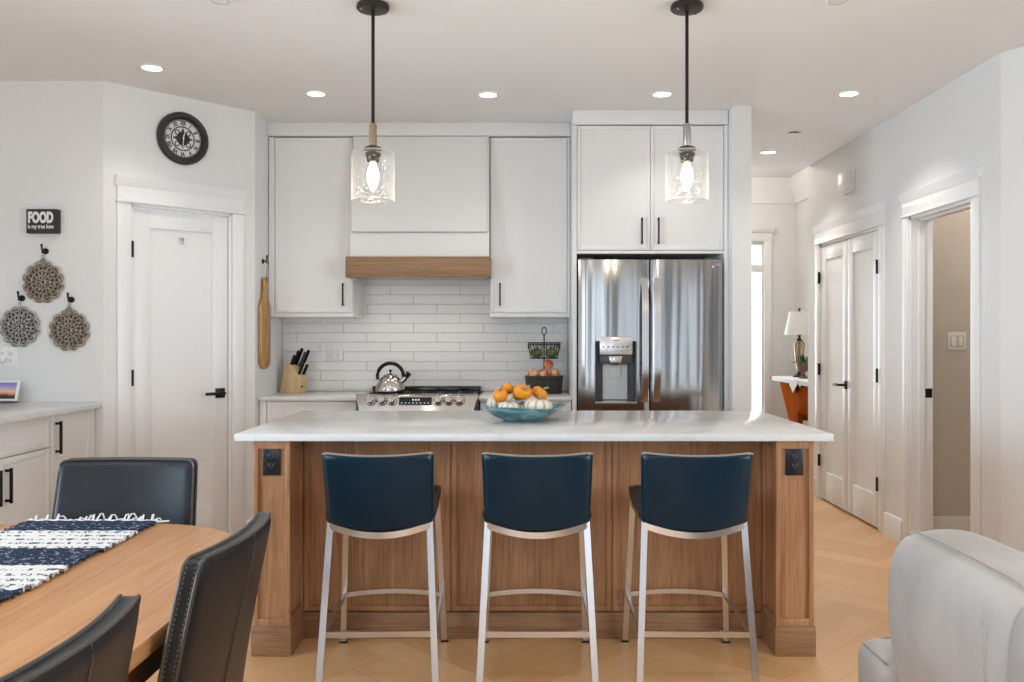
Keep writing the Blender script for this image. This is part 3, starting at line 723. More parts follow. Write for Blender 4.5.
# knife block and knives
bx0 = Vector((-1.585, 6.02, BZ)); br = math.radians(-27)
KB = Matrix.Translation(bx0) @ Matrix.Rotation(br, 4, 'Z')
t = thing('knife_block', 'light wood knife block on the left counter', 'knife block', bx0, br, local=True)
bm = B(); prism(bm, [(-.075, 0), (.070, 0), (.088, .100), (.020, .205), (-.030, .205)], -.052, .052, 'y', .003); obj('block', bm, M_PINE, t)
bm = B(); lathe(bm, [(.009, 0), (.009, .0015)], 16, M=Matrix.Translation((.0785, 0, .045)) @ Matrix.Rotation(PI/2-.18, 4, 'Y')); obj('emblem', bm, M_BLACK, t)
kd = Vector((.46, 0, .89)).normalized()
slope = lambda s: Vector((.088+(.020-.088)*s, 0, .100+.105*s))
kn = [(.93, -.022, .105, .0, 'black-handled knife at the left end of the block top row'), (.90, .000, .125, .0, 'tallest black-handled knife in the middle of the block'),
      (.70, .018, .115, .1, 'black-handled knife with a bright steel spine in the block'), (.66, .040, .095, .8, 'slim knife pulled part way out at the right of the block'),
      (.28, -.018, .080, 0, 'short black-handled knife low on the block front left'), (.25, .024, .078, 0, 'short black-handled knife low on the block front right'),
      (.92, -.0455, .07, 0, 'short scissor-like knife grip at the far left corner of the block')]
for s, yy, ln, out, lab in kn:
    p = slope(s); p.y = yy; base = KB @ p
    o = thing('kitchen_knife', lab, 'knife', base, br, group='knives in the block', local=True)
    ol = out*.055; q = kd*ol
    c = B(); pts = [q+kd*0, q+kd*(ln*.35), q+kd*(ln*.8), q+kd*ln]
    tube(c, [tuple(x) for x in pts], 0, square=(.013, .022), up=(1, 0, -.3)); bmesh.ops.bevel(c, geom=c.edges[:], offset=.003, segments=2, affect='EDGES')
    obj('handle', c, M_BLACK if out != .1 else M_DGREY, o)
    c = B(); tube(c, [tuple(-kd*.003), tuple(q+kd*.004)], 0, square=(.004, .020), up=(1, 0, -.3)); obj('blade', c, M_CHROME, o)
    for f in (.3, .7):
        c = B(); ctr = q+kd*(ln*f); tube(c, [tuple(ctr+Vector((0, -.0085, 0))), tuple(ctr+Vector((0, .0085, 0)))], .003, 8); obj('rivet', c, M_CHROME, o)

# outlets
M_SLOT = mat('dark_slot', (.11, .16, .19), .3)
def outlet(label, M, w, h, matp, matf, gangs, cat='outlet', name='wall_outlet', rocker=False):
    """plate in the local xz plane facing -y"""
    loc = M.to_translation(); t = thing(name, label, cat, loc, M.to_euler().z, local=True)
    c = B(); box(c, -w/2, w/2, -.006, 0, -h/2, h/2, .002); obj('plate', c, matp, t)
    for g in range(gangs):
        gx = (g-(gangs-1)/2)*.046
        c = B()
        if rocker: box(c, gx-.0160, gx+.0160, -.0095, -.005, -.0325, .0325, .0015); obj('rocker_gap', box(B(), gx-.0185, gx+.0185, -.0066, -.005, -.035, .035), M_DGREY, t)
        else:
            for zz in (-.019, .019): box(c, gx-.016, gx+.016, -.0085, -.005, zz-.014, zz+.014, .004)
        f = obj('rocker' if rocker else 'socket', c, matf, t)
        if not rocker:
            c = B()
            for zz in (-.019, .019):
                for sx_ in (-.0065, .0065): box(c, gx+sx_-.0012, gx+sx_+.0012, -.0092, -.008, zz-.002, zz+.007)
                tube(c, [(gx, -.0092, zz-.008), (gx, -.008, zz-.008)], .0024, 8)
            obj('slots', c, M_DGREY if matf is M_PLASTIC else M_SLOT, f)
    return t
outlet('white outlet plate on the backsplash between knife block and kettle', Matrix.Translation((-1.325, 6.1625, 1.195)), .115, .115, M_PLASTIC, M_PLASTIC, 2)

# ---------------------------------------------------------------- tiered basket with fruit
tx, ty = .151, 5.95
M_WICK = mat('dark_wicker', (.055, .048, .042), .7); k = NT(M_WICK)
wv2 = k.n('ShaderNodeTexWave'); wv2.inputs['Scale'].default_value = 38; wv2.bands_direction = 'Z'; k.l(k.coords(), wv2.inputs['Vector'])
wv3 = k.n('ShaderNodeTexWave'); wv3.inputs['Scale'].default_value = 30; wv3.bands_direction = 'X'; k.l(k.coords(), wv3.inputs['Vector'])
k.l(k.ramp(k.math('MULTIPLY', wv2.outputs[1], wv3.outputs[1]), [(0, (.03, .026, .023)), (1, (.13, .115, .10))]), k.b.inputs['Base Color'])
k.bump(k.math('ADD', wv2.outputs[1], wv3.outputs[1]), .8, .004)
t = thing('tiered_basket', 'dark two-tier basket stand on the right counter', 'basket', (tx, ty, BZ))
def oval(prof, sy=.72, seg=36, caps=False): return xf(lathe(B(), prof, seg, caps=caps), Matrix.Translation((tx, ty, BZ)) @ Matrix.Diagonal((1, sy, 1, 1)))
bm = oval([(0.0, .006), (.112, .006), (.118, .0), (.121, .012), (.131, .110), (.136, .116), (.131, .121), (.125, .114), (.115, .014), (0, .012)])
obj('lower_basket', bm, M_WICK, t)
bm = B()
for zz, r in ((.345, .110), (.335, .110), (.24, .095)): torus(bm, (tx, ty, BZ+zz), r, .0035, Matrix.Diagonal((1, .72, 1, 1)), 32)
for i in range(22):
    a = 2*PI*i/22; tube(bm, [(tx+.110*math.cos(a), ty+.079*math.sin(a), BZ+.342), (tx+.102*math.cos(a), ty+.073*math.sin(a), BZ+.29), (tx+.094*math.cos(a), ty+.067*math.sin(a), BZ+.24), (tx, ty, BZ+.236)], .0017, 5)
for i in range(24):
    a0 = 2*PI*i/24; a1 = a0+PI/24; a2 = a0+PI/12
    tube(bm, [(tx+.110*math.cos(q), ty+.079*math.sin(q), BZ+zz) for q, zz in ((a0, .337), (a1, .300), (a2, .337))], .0015, 5)
obj('upper_basket', bm, M_BLACK, t)
bm = B(); tube(bm, [(tx, ty, BZ+.01), (tx, ty, BZ+.40)], .0045, 8); torus(bm, (tx, ty, BZ+.425), .016, .0035, Matrix.Rotation(PI/2, 4, 'X') @ Matrix.Diagonal((1, 1.6, 1, 1)), 20); obj('rod', bm, M_BLACK, t)
m = M_APPLE = mat('apple_skin', (.7, .1, .05), .3, coat=.3); k = NT(m)
k.l(k.ramp(k.noise(k.coords((9, 9, 9)), 1.6, 4), [(.40, (.62, .035, .03)), (.52, (.72, .14, .06)), (.62, (.80, .55, .22))]), k.b.inputs['Base Color'])
m = M_APPLE2 = mat('apple_skin_pale', (.75, .5, .25), .3, coat=.3); k = NT(m)
k.l(k.ramp(k.noise(k.coords((9, 9, 9)), 1.6, 4), [(.36, (.66, .08, .05)), (.46, (.76, .42, .18)), (.6, (.80, .66, .36))]), k.b.inputs['Base Color'])
def apple(label, c, r, m, tilt):
    t = thing('apple', label, 'apple', c, 0, group='apples in the lower basket', local=True)
    prof = []
    for i in range(17):
        a = -PI/2+PI*i/16; rr = r*math.cos(a)*(1+.06*math.sin(a)); zz = r*.92*math.sin(a)
        dip = .30*r*math.exp(-(rr/(.35*r))**2) if a > 0 else -.18*r*math.exp(-(rr/(.35*r))**2)
        prof.append((rr, zz-dip))
    obj('flesh', lathe(B(), prof, 22), m, t); c2 = B(); tube(c2, [(0, 0, .6*r), (.004, .002, 1.02*r)], .0022, 6); obj('stem', c2, M_STEM, t)
    t.rotation_euler = tilt; return t
apple('pale blushed apple at the left of the lower basket', (tx-.074, ty-.03, BZ+.134), .0365, M_APPLE2, (.4, -.5, .3))
apple('red apple on top of the pile in the lower basket', (tx+.030, ty-.042, BZ+.198), .035, M_APPLE, (.9, .3, 1.0))
apple('bright red apple at the front middle of the lower basket', (tx-.003, ty-.055, BZ+.134), .0365, M_APPLE, (1.2, .2, 2.0))
apple('half red apple at the right of the lower basket', (tx+.071, ty-.028, BZ+.134), .0365, M_APPLE2, (.6, .7, 4))
M_GRN = mat('green_fruit_skin', (.10, .16, .035), .45); k = NT(M_GRN)
k.l(k.ramp(k.noise(k.coords((14, 14, 14)), 1.5, 4), [(.35, (.035, .07, .015)), (.65, (.20, .27, .07))]), k.b.inputs['Base Color'])
for dx, lab in ((-.051, 'left green fruit in the upper wire basket'), (.051, 'right green fruit in the upper wire basket')):
    o = thing('green_fruit', lab, 'fruit', (tx+dx, ty, BZ+.275), 0, group='green fruit in the upper basket', local=True)
    obj('flesh', ball(B(), (0, 0, 0), .043, .040, .034), M_GRN, o); c = B(); tube(c, [(0, 0, .032), (0, .002, .042)], .003, 6); obj('stem', c, M_STEM, o)

# ---------------------------------------------------------------- island
IX0, IX1, IY = -1.108, 1.203, 3.585       # outer faces of the corner posts, post fronts
IZ = .888; IYB = 4.60; PY = 3.795
t = thing('kitchen_island', 'brown oak kitchen island with panelled corner posts', 'kitchen island', (.0475, 4.1, 0))
bm = B(); box(bm, IX0+.02, IX1-.02, PY+.012, IYB, .0, IZ); obj('island_body', bm, M_OAK, t)
def post(x0, x1):
    c = B(); z0, z1 = .118, IZ; fr = .020
    box(c, x0+.010, x1-.010, IY+.012, PY+.1, z0, z1)
    box(c, x0, x0+fr, IY, IY+.016, z0, z1, .0015); box(c, x1-fr, x1, IY, IY+.016, z0, z1, .0015)
    box(c, x0+fr, x1-fr, IY, IY+.016, z0, z0+.035, .0015); box(c, x0+fr, x1-fr, IY, IY+.016, z1-.035, z1, .0015)
    for xa, xb in ((x0, x0+.012), (x1-.012, x1)):
        box(c, xa, xb, IY+.0165, IY+fr+.016, z0, z1, .0015); box(c, xa, xb, PY-.02, PY+.1, z0, z1, .0015); box(c, xa, xb, IY+.0365, PY-.0205, z0, z0+.035, .001); box(c, xa, xb, IY+.0365, PY-.0205, z1-.035, z1, .001)
    return c
def plinth(x0, x1):
    c = B(); box(c, x0-.006, x1+.006, IY-.010, PY+.1, 0, .120, .003); box(c, x0-.003, x1+.003, IY-.005, PY+.1, .120, .124, .001); return c
for x0, x1 in ((IX0, IX0+.152), (IX1-.156, IX1)):
    p = obj('corner_post', post(x0, x1), M_OAK, t); obj('post_plinth', plinth(x0, x1), M_OAKH, p)
# three recessed back panels between the posts with thin frames
xa, xb = IX0+.152, IX1-.156
seams = [xa, (451-522)*PY/870+.0, (612-522)*PY/870, xb]
for i in range(3):
    c = B(); a, b = seams[i]+.002, seams[i+1]-.002; fr = .022
    box(c, a, b, PY+.010, PY+.024, .118, IZ)
    box(c, a, a+fr, PY, PY+.012, .118, IZ, .0015); box(c, b-fr, b, PY, PY+.012, .118, IZ, .0015)
    box(c, a+fr, b-fr, PY, PY+.012, .118, .118+fr, .0015); box(c, a+fr, b-fr, PY, PY+.012, IZ-fr, IZ, .0015)
    obj('back_panel', c, M_OAK, t)
c = B(); box(c, xa, xb, PY-.008, PY+.012, 0, .113, .002); obj('base_board', c, M_OAKH, t)
for xx in (IX0, IX1):                                                   # side panels
    c = B(); s = 1 if xx > 0 else -1; box(c, min(xx, xx-s*.02), max(xx, xx-s*.02), PY+.1, IYB, .118, IZ, .002); box(c, min(xx+s*.006, xx-s*.02), max(xx+s*.006, xx-s*.02), PY+.1, IYB, 0, .12, .002)
    obj('side_panel', c, M_OAK, t)
bm = B(); box(bm, -1.175, 1.272, 3.55, 4.66, IZ, .918, .003)
single('countertop', bm, M_QUARTZ, 'long white quartz island top with the pumpkin bowl', 'countertop', origin=(.0485, 4.1, IZ))
M_NAVY = mat('dark_outlet_plastic', (.016, .018, .024), .25)
for px, lab in ((271, 'black outlet on the left island post'), (795, 'black outlet on the right island post')):
    outlet(lab, Matrix.Translation(((px-522)*3.585/870, IY+.012, 1.32-(461.5-335.5)*3.585/870)), .074, .117, M_NAVY, M_NAVY, 1)

# ---------------------------------------------------------------- bowl with small pumpkins
m = M_BOWL = mat('teal_glaze', (.05, .28, .30), .12, coat=.5); k = NT(m)
k.l(k.ramp(k.noise(k.coords((5, 5, 22)), 1.2, 4, .5, .8), [(.30, (.012, .05, .09)), (.45, (.035, .16, .18)), (.58, (.17, .34, .33)), (.72, (.03, .11, .17))]), k.b.inputs['Base Color'])
bxc, byc, bz = .002, 4.12, .918
wob = lambda a, r, h: 1+(.035*math.sin(3*a+.6)+.02*math.sin(5*a))*min(1, r/.19)
bm = lathe(B(), [(0, .0), (.085, 0), (.10, .006), (.15, .026), (.185, .050), (.198, .066), (.196, .071), (.188, .066), (.15, .038), (.10, .016), (0, .012)], 64, (bxc, byc, bz), wob=wob)
for v in bm.verts:
    a = math.atan2(v.co.y-byc, v.co.x-bxc); r = math.hypot(v.co.y-byc, v.co.x-bxc); v.co.z += .006*math.sin(3*a+1)*max(0, (r-.12)/.08)
single('fruit_bowl', bm, M_BOWL, 'glazed teal bowl of small pumpkins on the island', 'bowl', origin=(bxc, byc, bz))
M_CREAMR = mat('pumpkin_cream_ribs', (.80, .74, .64), .5)
def pumpkin(label, c, rx, rz, m, tilt=(0, 0, 0), ribs=9, ex=1.0, depth=.10, group='orange mini pumpkins'):
    t = thing('mini_pumpkin', label, 'pumpkin', c, group=group, local=True); t.rotation_euler = tilt
    prof = []
    for i in range(19):
        a = -PI/2+PI*i/18; rr = rx*math.cos(a)**.85 if math.cos(a) > 1e-6 else 0; zz = rz*math.sin(a)
        zz -= .35*rz*math.exp(-(rr/(.35*rx))**2)*(1 if a > 0 else -.4); prof.append((rr, zz))
    obj('flesh', xf(lathe(B(), prof, 72, wob=lambda a, r, h: 1-depth*abs(math.cos(ribs*a/2))**6*min(1, r/(.4*rx))), Matrix.Diagonal((ex, 1, 1, 1))), m, t)
    s = B(); tube(s, [(0, 0, rz*.55), (.003, 0, rz*.95), (.012, .003, rz*1.35), (.020, .004, rz*1.5)], [.010, .0065, .005, .006], 7); obj('stem', s, M_STEM, t)
# cream ones: tan stripes down the grooves
k = NT(M_CREAM); c_ = k.coords(); sp5 = k.n('ShaderNodeSeparateXYZ'); k.l(c_, sp5.inputs[0])
ang5 = k.math('ARCTAN2', sp5.outputs[1], sp5.outputs[0]); gv = k.math('POWER', k.math('ABSOLUTE', k.math('COSINE', k.math('MULTIPLY', ang5, 4.5))), 7)
k.l(k.ramp(gv, [(.25, (.80, .745, .64)), (.9, (.60, .40, .20))]), k.b.inputs['Base Color'])
WG = 'cream mini pumpkins'
pumpkin('cream pumpkin at the back left of the teal bowl', (bxc-.128, byc+.05, bz+.080), .043, .034, M_CREAM, (.2, -.2, 0), group=WG)
pumpkin('small cream pumpkin at the front left of the bowl', (bxc-.064, byc-.066, bz+.066), .050, .030, M_CREAM, (.1, 0, .4), group=WG)
pumpkin('largest cream pumpkin at the front right of the bowl', (bxc+.074, byc-.056, bz+.072), .067, .036, M_CREAM, (.06, .03, 1.0), group=WG)
pumpkin('round orange pumpkin at the left of the pile', (bxc-.104, byc-.018, bz+.121), .036, .032, M_ORANGE, (.5, -.2, 0), depth=.05)
pumpkin('small orange pumpkin on top at the left', (bxc-.068, byc+.032, bz+.148), .028, .026, M_ORANGE, (-.3, .5, 1), depth=.05)
pumpkin('orange pumpkin with an upright stem behind the pile', (bxc-.014, byc+.054, bz+.118), .034, .029, M_ORANGE, (-.1, .2, 2), depth=.05)
pumpkin('widest orange pumpkin in the middle of the pile', (bxc+.002, byc-.022, bz+.136), .036, .033, M_ORANGE, (.9, .2, .2), ex=1.28, depth=.05)
pumpkin('orange pumpkin at the right of the pile', (bxc+.082, byc+.034, bz+.126), .037, .030, M_ORANGE, (.3, .6, .5), ex=1.1, depth=.05)
pumpkin('cream pumpkin mostly hidden behind the rightmost orange pumpkin', (bxc+.078, byc+.076, bz+.066), .040, .028, M_CREAM, (0, 0, 0), group=WG)
pumpkin('cream pumpkin mostly hidden beneath the middle of the pile', (bxc-.014, byc+.062, bz+.046), .040, .026, M_CREAM, (0, 0, 0), group=WG)

# ---------------------------------------------------------------- bar stools
M_SHELL = leather('stool_leather', (.002, .019, .037), .30)
def rc(u, v, ru, rv, both=False):
    """pulls the square u,v domain's top (or all) corners into quarter circles"""
    if v < 0 and not both: return u, v
    a, b_ = (abs(u)-(1-ru))/ru, (abs(v)-(1-rv))/rv
    if a > 0 and b_ > 0:
        q = max(a, b_)/math.hypot(a, b_); u = math.copysign((1-ru)+ru*a*q, u); v = math.copysign((1-rv)+rv*b_*q, v)
    return u, v
def pad_grid(fn, nu, nv):
    """closed padded panel: fn(u,v,side) with u,v in -1..1 and side +1 front / -1 back; rims are joined"""
    c = B(); F = [[c.verts.new(fn(-1+2*i/nu, -1+2*j/nv, 1)) for i in range(nu+1)] for j in range(nv+1)]
    K = [[c.verts.new(fn(-1+2*i/nu, -1+2*j/nv, -1)) for i in range(nu+1)] for j in range(nv+1)]
    for j in range(nv):
        for i in range(nu):
            c.faces.new((F[j][i], F[j][i+1], F[j+1][i+1], F[j+1][i])); c.faces.new((K[j][i+1], K[j][i], K[j+1][i], K[j+1][i+1]))
    for i in range(nu):
        c.faces.new((F[0][i+1], F[0][i], K[0][i], K[0][i+1])); c.faces.new((F[nv][i], F[nv][i+1], K[nv][i+1], K[nv][i]))
    for j in range(nv):
        c.faces.new((F[j][0], F[j+1][0], K[j+1][0], K[j][0])); c.faces.new((F[j+1][nu], F[j][nu], K[j][nu], K[j+1][nu]))
    bmesh.ops.recalc_face_normals(c, faces=c.faces[:]); return c
def subd(o, lv=1):
    m_ = o.modifiers.new('s', 'SUBSURF'); m_.levels = lv; m_.render_levels = lv; return o
def edge_round(u, v, p=8):
    e = (abs(u)**p+abs(v)**p); return max(0, 1-min(1, e))**.35
def make_stool():
    t = thing('bar_stool', 'x', 'bar stool', (0, 0, 0), group='bar stools at the island', local=True)
    def back(u, v, s):
        u, v = rc(u, v, .07, .09, True); w = .2055-.004*(1-v)*.9
        z0 = .585+.032*u*u; z = z0+(.886-.004*u*u*0-z0)*(v+1)/2
        y = -.178-.075*((z-.59)/.30)-.028*(1-u*u)
        th = .010+.014*edge_round(u, v, 10)
        return (u*w, y+s*th, z-(.010*(1-u*u) if v > .99 else 0))
    obj('backrest', pad_grid(back, 40, 30), M_SHELL, t, angle=62)
    c = B(); pts = []
    for i in range(41):
        u = -1+2*i/40; p = Vector(back(u, 1, 1)); q = Vector(back(u, 1, -1)); pts.append(((p+q)/2+Vector((0, 0, .001))))
    tube(c, [tuple(p) for p in pts], 0, square=(.020, .006), up=(0, 0, 1)); o = obj('top_welt', c, mat('stool_welt_sheen', (.30, .25, .2), .35) if 'stool_welt_sheen' not in bpy.data.materials else bpy.data.materials['stool_welt_sheen'], t)  # beige tone paints in the light reflected along the top edge
    def seat(u, v, s):
        w = .205; y = .02+v*.205
        th = .012+.022*edge_round(u, v, 10)
        z = .640+.030*(u*u)*.4+.025*max(0, v-.2)**2 + (-.012*(1-v)*.4)
        return (u*w, y, z+s*th)
    obj('seat', pad_grid(seat, 18, 18), M_SHELL, t, angle=60)
    W_, D_ = .024, .022
    def leg(pts): 
        c = B(); tube(c, pts, 0, square=(W_, D_), up=(0, 1, 0)); return c
    for s in (-1, 1):
        obj('leg', leg([(s*.186, -.185, .618), (s*.215, -.272, .006)]), M_CHROME, t)
        f = obj('leg', leg([(s*.190, .205, .625), (s*.2165, .277, .006)]), M_CHROME, t)
    for x, y in ((-.215, -.272), (.215, -.272), (-.2165, .277), (.2165, .277)):
        c = B(); box(c, x-.016, x+.016, y-.012, y+.012, 0, .010, .002); obj('foot_glide', c, M_BLACK, t)
    c = B(); pts = [(u*.186, -.190-.022*(1-u*u), .606-.034*(1-u*u)) for u in [-1+2*i/14 for i in range(15)]]; tube(c, pts, 0, square=(.018, .024), up=(0, 0, 1)); obj('back_rail', c, M_CHROME, t)
    c = B(); tube(c, [(-.186, .205, .618), (.186, .205, .618)], 0, square=(.02, .02)); tube(c, [(-.186, -.18, .612), (-.19, .205, .618)], 0, square=(.02, .02)); tube(c, [(.186, -.18, .612), (.19, .205, .618)], 0, square=(.02, .02)); obj('seat_frame', c, M_CHROME, t)
    zf = .213; k1 = (.618-zf)/.612
    xr = .186+.029*k1; yr = -.185-.087*k1; xf_ = .190+.0265*k1; yf = .205+.072*k1
    c = B(); tube(c, [(-xr, yr, zf), (xr, yr, zf)], 0, square=(.018, .022)); obj('footrest', c, M_CHROME, t)
    c = B(); tube(c, [(u*xf_, yf+.0*(1-u*u), zf+.016*(1-u*u)) for u in [-1+2*i/12 for i in range(13)]], 0, square=(.018, .020)); obj('footrest', c, M_CHROME, t)
    for s in (-1, 1):
        c = B(); tube(c, [(s*xr, yr, zf), (s*xf_, yf, zf)], 0, square=(.014, .02)); obj('side_rail', c, M_CHROME, t)
    return t
st = make_stool()
for i, (x, rz, lab) in enumerate(((-.541, .034, 'black leather bar stool at the left of the island, nearest the dining table'), (.057, 0, 'middle black leather bar stool in front of the pumpkin bowl'),
                                  (.653, -.024, 'black leather bar stool at the right of the island, nearest the sofa'))):
    o = st if i == 0 else copy_tree(st)
    o.location = (x, 3.47, 0); o.rotation_euler = (0, 0, rz); o['label'] = lab

# ---------------------------------------------------------------- dining table, runner, chairs
TX, TY, TA, TB, TN = -1.30, 1.70, .60, .952, 3.3
def sup(n, a, b, c0, N=72):
    P = []
    for i in range(N):
        q = 2*PI*i/N; cx, sx = math.cos(q), math.sin(q)
        P.append((c0[0]+a*math.copysign(abs(cx)**(2/n), cx), c0[1]+b*math.copysign(abs(sx)**(2/n), sx)))
    return P
t = thing('dining_table', 'brown wooden dining table with rounded ends at lower left', 'dining table', (TX, TY, 0))
bm = B(); rings = []
for k_, z in ((.985, .712), (1.0, .718), (1.0, .744), (.994, .750)):
    rings.append([bm.verts.new((x, y, z)) for x, y in sup(TN, TA*k_, TB*k_, (TX, TY))])
ring_faces(bm, rings); obj('table_top', bm, M_TABLE, t)
bm = B(); P0 = sup(TN, TA-.045, TB-.06, (TX, TY)); rings = [[bm.verts.new((x, y, z)) for x, y in P0] for z in (.635, .712)]; ring_faces(bm, rings); obj('apron', bm, M_TABLED, t)
for sx_ in (-1, 1):
    for sy_ in (-1, 1):
        c = B(); x, y = TX+sx_*.36, TY+sy_*.80; prism(c, [(x-.04, y-.04), (x+.04, y-.04), (x+.04, y+.04), (x-.04, y+.04)], 0, .64, 'z', .006); obj('leg', c, M_TABLED, t)
# striped rag runner
m = M_RAG = mat('rag_weave', (.6, .6, .6), .9, spec=.2); k = NT(m)
tc = k.n('ShaderNodeTexCoord'); sp_ = k.n('ShaderNodeSeparateXYZ'); k.l(tc.outputs['Object'], sp_.inputs[0])
yy = sp_.outputs[1]                                     # 0 at the far end, falling towards the camera
nz = k.noise(k.coords((60, 25, 1)), 1.4, 2); nz2 = k.noise(k.coords((45, 160, 1)), 1.2, 2)
pos = k.math('MODULO', k.math('ADD', k.math('MULTIPLY', yy, -1), .0), .363)
isw = k.math('MULTIPLY', k.math('GREATER_THAN', pos, .150), k.math('LESS_THAN', pos, .352))
thr = k.math('GREATER_THAN', k.math('SINE', k.math('MULTIPLY', yy, 2*PI/.044)), .35)
darkthread = k.math('MULTIPLY', k.math('MULTIPLY', thr, isw), k.math('GREATER_THAN', nz, .50))
lightfleck = k.math('MULTIPLY', k.math('SUBTRACT', 1, isw), k.math('GREATER_THAN', nz2, .60))
whit = k.math('MAXIMUM', k.math('SUBTRACT', isw, k.math('MULTIPLY', darkthread, .75)), k.math('MULTIPLY', lightfleck, .55))
k.l(k.ramp(whit, [(0, (.020, .032, .060)), (.5, (.19, .20, .23)), (1, (.66, .65, .635))]), k.b.inputs['Base Color'])
RXa, RXb, RYa, RYb = -1.492, -1.108, .98, 2.632
t = thing('table_runner', 'navy and white striped woven runner with fringe on the dining table', 'table runner', (-1.30, RYb, .7525))
OFF[t.name] = Vector((-1.30, RYb, .75))
bm = B(); NR = 115; rows = []
for j in range(NR):                                     # ribs of thick rag weft lying side by side
    y = RYb-(j+.5)*(RYb-RYa)/NR; wgt = .5*(RYb-RYa)/NR
    pos_ = ((RYb-y) % .363); white = .150 < pos_ < .352
    ex = (.010*random.random()+(.006 if white else 0)) ; rr = .0052 if white else .0042
    pts = []
    for i in range(25):
        x = RXa-ex+(RXb-RXa+2*ex)*i/24
        pts.append((x, y+.0016*math.sin(i*1.9+j*PI), .7505+rr+.0012*math.sin(i*2.3+j*PI)))
    tube(bm, pts, rr*1.12, 6)
obj('weave', bm, M_RAG, t)
bm = B(); 
for i in range(46):
    x = RXa+(RXb-RXa)*(i+.5)/46; L = .03+.025*random.random(); sw = random.uniform(-.02, .02); lift = random.uniform(0, .020) if random.random() < .6 else 0
    pts = [(x, RYb-.004, .7555), (x+sw*.4, RYb+L*.35, .757+lift), (x+sw*.8, RYb+L*.7, .755+lift*1.1), (x+sw*1.4, RYb+L*.8+.004, .753+lift*.35)]
    pts = [(p[0], min(p[1], 2.655), p[2]) for p in pts]; tube(bm, pts, .0024, 5)
for i in range(4):
    x = RXb-.004+i*.008; tube(bm, [(RXb-.01, RYb-.003, .755), (x+.005, RYb+.004, .7545), (x+.014, RYb-.002+.006*i, .7535)], .003, 5)
tube(bm, [(RXa-.004, RYb-.001, .7555), (RXb+.004, RYb-.001, .7555)], .0050, 6)
obj('fringe', bm, M_CLOTH, t)

def make_chair():
    t = thing('dining_chair', 'x', 'dining chair', (0, 0, 0), group='dining chairs at the table', local=True)
    def back(u, v, s):
        u, v = rc(u, v, .085, .08); w = .242-.018*(v+1)/2
        z = .40+(.900-.40)*(v+1)/2
        k1 = (z-.40)/.5
        y = -.195-.085*k1**1.25-.030*(1-u*u)*(.4+.6*k1)
        th = .015+.010*edge_round(u, v, 12)
        return (u*w, y+s*th, z)
    obj('backrest', pad_grid(back, 36, 36), M_LEAB, t, angle=62)
    for s in (1, -1):
        c = B(); path = []
        for i in range(37): path.append(back(-1, -1+2*i/36, s))
        for i in range(1, 36): path.append(back(-1+2*i/36, 1, s))
        for i in range(37): path.append(back(1, 1-2*i/36, s))
        tube(c, path, .0038, 6); obj('piping', c, M_PIPE, t)
    c = B(); tube(c, [tuple(Vector(back(0, -1+2*i/20, -1))+Vector((0, -.0005, 0))) for i in range(21)], .0022, 5); obj('seam', c, M_PIPE, t)
    for sx_ in (-1, 1):                                  # stitches down both side faces
        c = B()
        for q in (-.6, .6):
            for i in range(52):
                v0_, v1_ = -1+2*(i+.1)/52, -1+2*(i+.6)/52
                def pt(v):
                    a = Vector(back(sx_, v, 1)); b2 = Vector(back(sx_, v, -1)); return (a+b2)/2+(a-b2)/2*q+Vector((sx_*.0008, 0, 0))
                tube(c, [tuple(pt(v0_)), tuple(pt(v1_))], .0010, 4)
        obj('stitching', c, M_STITCH, t)
    def seat(u, v, s):
        th = .030+.016*edge_round(u, v, 10); return (u*(.228+.006*v), .035+v*.225, .440+s*th+.006*(1-u*u)*(1-v*v)*(s > 0))
    obj('seat', pad_grid(seat, 16, 16), M_LEAB, t, angle=62)
    for sx_ in (-1, 1):
        for y0, y1 in ((.225, .235), (-.175, -.235)):
            c = B(); tube(c, [(sx_*.200, y0, .415), (sx_*.205, y1, 0.0)], 0, square=(.036, .036), up=(0, 1, 0)); obj('leg', c, M_TABLED, t)
    return t
ch = make_chair()
for i, (x, y, rz, lab) in enumerate(((-1.327, 2.66, PI, 'dining chair at the far head of the table, facing the camera'),
                                     (-.898, 1.858, PI/2, 'dining chair on the right side of the table, nearest the island'),
                                     (-.918, 1.195, PI/2, 'dining chair nearest the camera at the lower left corner'))):
    o = ch if i == 0 else copy_tree(ch)
    o.location = (x, y, 0); o.rotation_euler = (0, 0, rz); o['label'] = lab

# ---------------------------------------------------------------- sofa
t = thing('sofa', 'pale grey leather sofa at lower right seen from behind', 'sofa', (1.3, 1.3, 0))
def sofa_back(y0, y1, zt, bulge, x_in=1.06):
    """padded back: profile of the rear face swept along y with rounded ends"""
    prof = [(.905, .12), (.880, .30), (.858, .50), (.842, .585), (.830, .655), (.826, .73), (.830, .80), (.842, .848), (.868, .876), (.905, zt), (.965, zt+.006), (1.02, zt-.004), (1.055, zt-.04), (1.065, .70), (1.08, .40), (1.08, .12)]
    cx, cz = .96, .52; c = B(); rings = []; N = 20
    for i in range(N+1):
        s = i/N; y = y0+(y1-y0)*(1-math.cos(PI*s))/2; e = abs(2*s-1)
        d_ = min(y-y0, y1-y); kq = 1 if d_ > .10 else 1-.16*(1-math.sqrt(max(0, 1-((.10-d_)/.10)**2)))
        bl = bulge*(1-((2*y-y0-y1)/(y1-y0))**4)
        ring = []
        for x, z in prof:
            xx, zz = cx+(x-cx)*kq, cz+(z-cz)*(1-(1-kq)*.35)
            if x < .9 and z > .2: xx -= bl+.008
            ring.append(c.verts.new((xx, y, zz)))
        rings.append(ring)
    ring_faces(c, rings); bmesh.ops.recalc_face_normals(c, faces=c.faces[:]); return c
subd(obj('backrest', sofa_back(1.495, 1.985, .888, .004), M_SOFA, t, angle=180), 1)
